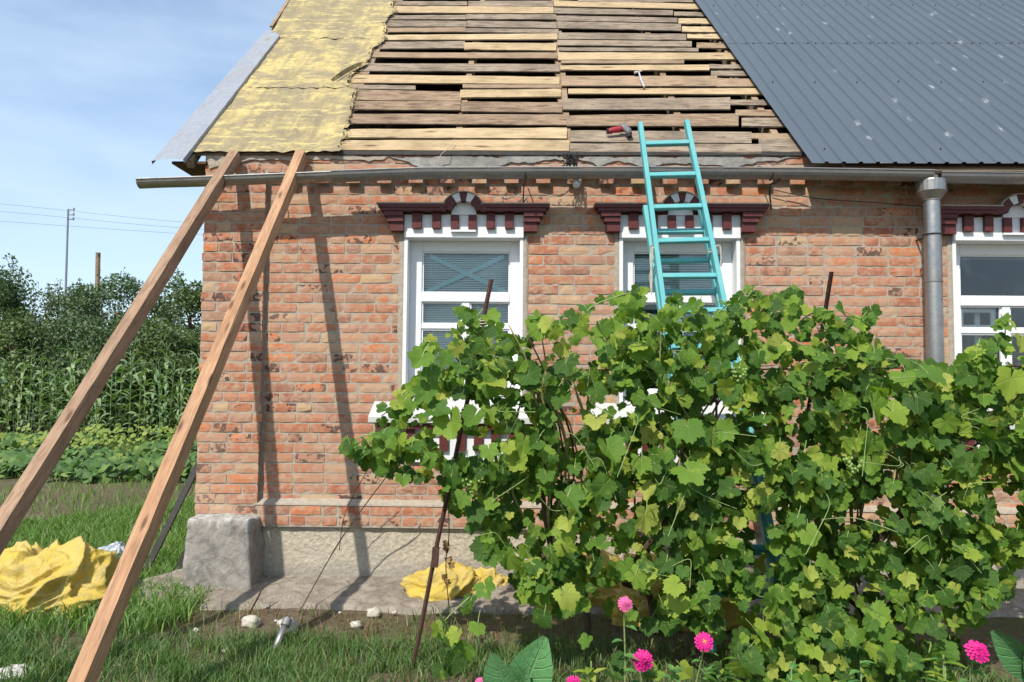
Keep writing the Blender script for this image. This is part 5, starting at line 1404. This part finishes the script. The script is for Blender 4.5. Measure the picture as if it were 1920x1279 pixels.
blades('lawn', 90000, (-7.5, -2.3), (-1.2, 6.5), .11, .010, GRASSB, 6, keepB, 'bright green lawn left of the house', .7)
def keepC(X, Y, r): return r < .6
blades('weeds', 16000, (-16, -2.7), (6.0, 15), .16, .018, GRASSB, 9, keepC, 'green weeds among the garden beds', .7)

# ------------------------------------------------------------------ vegetable patch
def discs(name, n, gen, mat, size, label, seed, cat='plants'):
    r = random.Random(seed); VV, FF, RR, k0 = [], [], [], 0; ns = 9
    for _ in range(n):
        x, y, z = gen(r); s = size * r.uniform(.55, 1.25); fr = np.array(leaf_frame((r.gauss(0, .6), r.gauss(-.6, .6), 1), (r.uniform(-1, 1), r.uniform(-1, 1), 0)))
        a_ = np.linspace(0, 2 * np.pi, ns, endpoint=False); rad = 1 + .16 * np.cos(a_ * 5); P = np.zeros((ns + 1, 3)); P[1:, 0] = np.cos(a_) * rad; P[1:, 1] = np.sin(a_) * rad; P[1:, 2] = -.25 + .15 * np.cos(a_ * 2 + r.uniform(0, 6))
        q = (P * s) @ fr.T + np.array([x, y, z]); VV.append(q); FF.append(np.array([(0, 1 + i, 1 + (i + 1) % ns) for i in range(ns)]) + k0); k0 += ns + 1; RR.append(np.full(ns + 1, r.random()))
    o = mesh_np(name, np.vstack(VV), np.vstack(FF), mat, None, np.concatenate(RR), sm=True); tag(o, label, cat, None, 'stuff'); return o
def gsq(r):
    while True:
        x = r.uniform(-19, -3.0); y = r.uniform(5.4, 13.2); k = noise.noise(Vector((x * .5, y * .6, 0)))
        if k > -.12 and y > 5.9 + .8 * noise.noise(Vector((x * .9, 3, 0))) + max(0, (x + 5) * .9): break
    hh = .30 + .22 * noise.noise(Vector((x * .9, y * .9, 5))); return x, y, r.uniform(.25, 1) * max(.12, hh)
discs('squash_patch', 13000, gsq, SQUASH, .075, 'low patch of broad leaved squash plants in the garden', 3)
def gdl(r):
    c = r.choice([(-13, 10), (-9.5, 9.5), (-6, 12), (-4.5, 8), (-8, 12), (-3.7, 6.5), (-12, 7.5), (-10, 12)]); return c[0] + r.gauss(0, .8), c[1] + r.gauss(0, .6), r.uniform(.15, .55)
discs('dill_patch', 1300, gdl, DILL, .05, 'scattered yellow green dill among the squash plants', 4)
# maize plants, each a thing
def corn_mesh(seed):
    r = random.Random(seed); m = MB(); H = r.uniform(1.9, 2.4); bend = r.uniform(-.08, .08)
    m.tube([(bend * t * t, 0, H * t) for t in [q / 6 for q in range(7)]], lambda t: .016 - .008 * t, 5)
    n = 11; az0 = r.uniform(0, 6.28)
    for k in range(n):
        z = H * (.16 + .80 * k / n); az = az0 + (math.pi if k % 2 else 0) + r.uniform(-.5, .5); L = r.uniform(.50, .85) * (1 - .3 * abs(k / n - .45)); w = r.uniform(.035, .050); seg = 7; el = r.uniform(.8, 1.2) if k < n - 2 else 1.3
        d = Vector((math.cos(az), math.sin(az), 0)); s = Vector((-d.y, d.x, 0)); k0 = len(m.v); p = Vector((0, 0, z)); dr = r.uniform(1.6, 2.9)
        for i in range(seg + 1):
            t = i / seg; ww = w * (math.sin(math.pi * min(1, .18 + t * .82)) ** .7) + .001; a_ = el - dr * t; tw = s + Vector((0, 0, .5 * math.sin(t * 4 + k)))
            m.v += [tuple(p - tw * ww), tuple(p + Vector((0, 0, -.012))), tuple(p + tw * ww)]; p = p + (d * math.cos(a_) + Vector((0, 0, 1)) * math.sin(a_)) * L / seg
        for i in range(seg): b_ = k0 + i * 3; m.f += [(b_, b_ + 1, b_ + 4, b_ + 3), (b_ + 1, b_ + 2, b_ + 5, b_ + 4)]
    for k in range(6):
        a_ = r.uniform(0, 6.28); m.tube([(bend, 0, H - .02), (bend + math.cos(a_) * .05, math.sin(a_) * .05, H + .14), (bend + math.cos(a_) * .11, math.sin(a_) * .11, H + .24)], .005, 3)
    return m.mesh('maize_plant', CORN, True)
CM = [corn_mesh(s) for s in range(7)]
r = random.Random(77)
for row in range(6):
    y = 13.0 + row * .75; x = -20.0
    while x < -3.3:
        o = bpy.data.objects.new('maize_plant', r.choice(CM)); COL.objects.link(o); o.location = (x + r.uniform(-.1, .1), y + r.uniform(-.12, .12), 0); o.rotation_euler = (r.uniform(-.06, .06), r.uniform(-.06, .06), r.uniform(0, 6.28)); s = r.uniform(.66, 1.06) * (1 - .12 * max(0, x + 8) / 5); o.scale = (s, s, s)
        tag(o, 'tall green maize plant in the rows behind the squash patch', 'maize plant', 'maize plants in the garden rows'); x += r.uniform(.30, .56) + (.6 if r.random() < .08 else 0)

# ------------------------------------------------------------------ trees
def tree(base, H, rx, n, mat, label, seed, z0=.1, shoots=26, leaf=.10, cat='tree', top_noise=.5):
    r = random.Random(seed); nr = np.random.RandomState(seed); t = thing('garden_tree', label, cat, tuple(base), 'trees beyond the maize')
    tr = MB(); b_ = Vector(base); crown = b_ + Vector((0, 0, H * .55)); tr.tube(catm([b_ - Vector((0, 0, .1)), b_ + Vector((.1, 0, H * .3)), b_ + Vector((-.05, 0, H * .75))]), lambda q: .12 - .08 * q, 8); smooth(tr.build('trunk', BARK, t))
    cl = []; lb = MB()
    for k in range(40):
        a_ = r.uniform(0, 6.28); rr_ = math.sqrt(r.random()) * rx; z = H * r.uniform(z0, .93); sc = 1 - .55 * max(0, z / H - .6) / .4; c = b_ + Vector((math.cos(a_) * rr_ * sc, math.sin(a_) * rr_ * .7 * sc, z)); cl.append((c, r.uniform(.3, .62)))
        if k < 12: s = b_ + Vector((0, 0, min(z * .8, H * .6))); lb.tube([s, s.lerp(c, .5) + Vector((0, 0, .1)), c], lambda q: .035 - .028 * q, 5)
    P = []
    for k in range(n):
        c, s = cl[r.randrange(len(cl))]; d = Vector((r.gauss(0, 1), r.gauss(0, 1), r.gauss(0, 1))).normalized() * s * (r.random() ** .4); P.append(c + d)
    for k in range(shoots):                                # upright shoots making the ragged outline
        a_ = r.uniform(0, 6.28); rr_ = math.sqrt(r.random()) * rx * .9; s0 = b_ + Vector((math.cos(a_) * rr_, math.sin(a_) * rr_ * .7, H * r.uniform(.72, .9))); L_ = r.uniform(.5, 1.1) * top_noise * 2; dr = Vector((r.uniform(-.5, .5), r.uniform(-.3, .3), 1)).normalized(); lb.tube([s0, s0 + dr * L_], lambda q: .012 - .008 * q, 4)
        for q in range(int(34 * L_)): u_ = r.random(); P.append(s0 + dr * L_ * u_ + Vector((r.gauss(0, 1), r.gauss(0, 1), r.gauss(0, 1))) * .085 * (1.25 - u_ * .7))
    lo_ = lb.build('limb', BARK, t); smooth(lo_); lo_['kind'] = 'stuff'
    P = np.array([tuple(p) for p in P]); N = len(P); A = nr.normal(0, 1, (N, 3)); A /= np.linalg.norm(A, axis=1)[:, None]; Bv = np.cross(A, nr.normal(0, 1, (N, 3))); Bv /= np.linalg.norm(Bv, axis=1)[:, None]
    s = (leaf * nr.uniform(.6, 1.3, N))[:, None]; V = np.stack([P - A * s * .5, P + Bv * s * .28, P + A * s * .5, P - Bv * s * .28], 1).reshape(-1, 3); Fq = np.arange(N)[:, None] * 4 + np.array([0, 1, 2, 3])
    mesh_np('crown', V, Fq, mat, t, np.repeat(nr.rand(N), 4), n=4); return t
def tb(px, depth): d = ray(px, 720); p = CAM + d * (depth / d.y); return Vector((p.x, p.y, 0))
def th_(py, depth): return 1.6 + (720 - py) * depth / F
TR = [(-30, 24, 455, 1.5, 'tall dark tree at the left edge of the garden', TREEL), (75, 27, 520, 1.7, 'bushy tree right of the tallest left tree', TREEL), (150, 30, 512, 1.9, 'tree with upright twigs under the thin mast', TREEL),
      (215, 26, 490, 1.8, 'spreading tree in front of the wooden utility post', TREEL), (285, 30, 545, 1.8, 'lower tree between the two timber beams', TREEL), (355, 25, 495, 1.25, 'tree right beside the brick wall corner', TREEB),
      (20, 22, 580, 1.6, 'olive green bush below the tall left tree', TREEB), (330, 22, 590, 1.3, 'yellowish bush behind the maize near the house', TREEB), (125, 23, 585, 1.7, 'dark bush below the mast behind the maize', TREEL), (235, 22, 590, 1.7, 'dark green bush behind the maize in the middle', TREEL),
      (-190, 26, 480, 2.2, 'tree beyond the left edge of the garden', TREEL), (-420, 27, 470, 2.4, 'broad tree well beyond the left edge of the garden', TREEL), (-680, 28, 500, 2.4, 'farthest left broad tree of the garden', TREEB), (460, 27, 500, 1.9, 'tree standing behind the house corner', TREEB)]
for k, (px, dp_, py, rx, lab, mt) in enumerate(TR):
    tree(tb(px, dp_), th_(py, dp_) * .92, rx, 12000 if k < 10 else 7000, mt, lab, 40 + k, .08, 30 if py < 560 else 14, .115, top_noise=.42 if py < 560 else .25)

# far woodland closing the horizon
r = np.random.RandomState(5); N = 60000; X = r.uniform(-115, 12, N); Yh = 36 + r.uniform(0, 3, N) + .0 * X; Zh = r.rand(N) ** .8 * (3.0 + .7 * np.sin(X * .7) + .5 * np.sin(X * 2.3)); P = np.stack([X, Yh, Zh], 1)
A = r.normal(0, 1, (N, 3)); A /= np.linalg.norm(A, axis=1)[:, None]; Bv = np.cross(A, r.normal(0, 1, (N, 3))); Bv /= np.linalg.norm(Bv, axis=1)[:, None]; s = .26
o = mesh_np('far_woodland', np.stack([P - A * s, P + Bv * s * .6, P + A * s, P - Bv * s * .6], 1).reshape(-1, 3), np.arange(N)[:, None] * 4 + np.array([0, 1, 2, 3]), TREEL, None, np.repeat(r.rand(N), 4), n=4)
tag(o, 'far dark woodland closing the garden behind the trees', 'woodland', None, 'stuff')

# ------------------------------------------------------------------ masts and power lines
ms = thing('mast', 'thin metal mast with a small bracket rising above the garden trees', 'mast', tuple(tb(118, 45)))
b_ = tb(118, 45); t_ = onY(128, 392, b_.y); MAST = simple('mast_steel', (.20, .22, .25), .6, .2, 5)
m = MB(); m.tube([b_, t_], lambda q: .085 - .035 * q, 6); m.build('pole', MAST, ms)
m = MB()
for dz in (.05, .35, .62): m.tube([t_ + Vector((-.05, 0, -dz)), t_ + Vector((.38, 0, -dz))], .03, 5); m.tube([t_ + Vector((.34, 0, -dz - .06)), t_ + Vector((.34, 0, -dz + .12))], .045, 6)
m.build('bracket', MAST, ms)
b_ = tb(180, 33); t_ = onY(184, 474, b_.y); up = thing('utility_post', 'short weathered wooden utility post among the trees right of the mast', 'post', tuple(b_)); m = MB(); m.tube([b_, t_], .10, 10); m.build('pole', W_B, up)
m = MB(); m.tube([t_ + Vector((-.05, -.05, -.12)), t_ + Vector((.13, -.1, -.12))], .03, 6); m.tube([t_ + Vector((.12, -.1, -.16)), t_ + Vector((.12, -.1, -.02))], .045, 8); m.build('insulator', IRON, up)
for k, (ya, yb, lab) in enumerate(((383, 420, 'highest power line crossing the sky at the left'), (397, 431, 'middle power line crossing the sky at the left'), (415, 441, 'lowest power line crossing the sky at the left'))):
    Yw = tb(118, 45).y; a_ = onY(-260, ya - (yb - ya) * .65, Yw - .1); b_ = onY(390, yb, Yw - .1); q = onY(900, yb + 24, Yw - .1)
    cable('power_line', catm([a_, onY(30, ya + 2, Yw - .1), b_, q], 10), .009, MAST, lab, 'power line', 'power lines', 4)

S.render.engine = 'CYCLES'
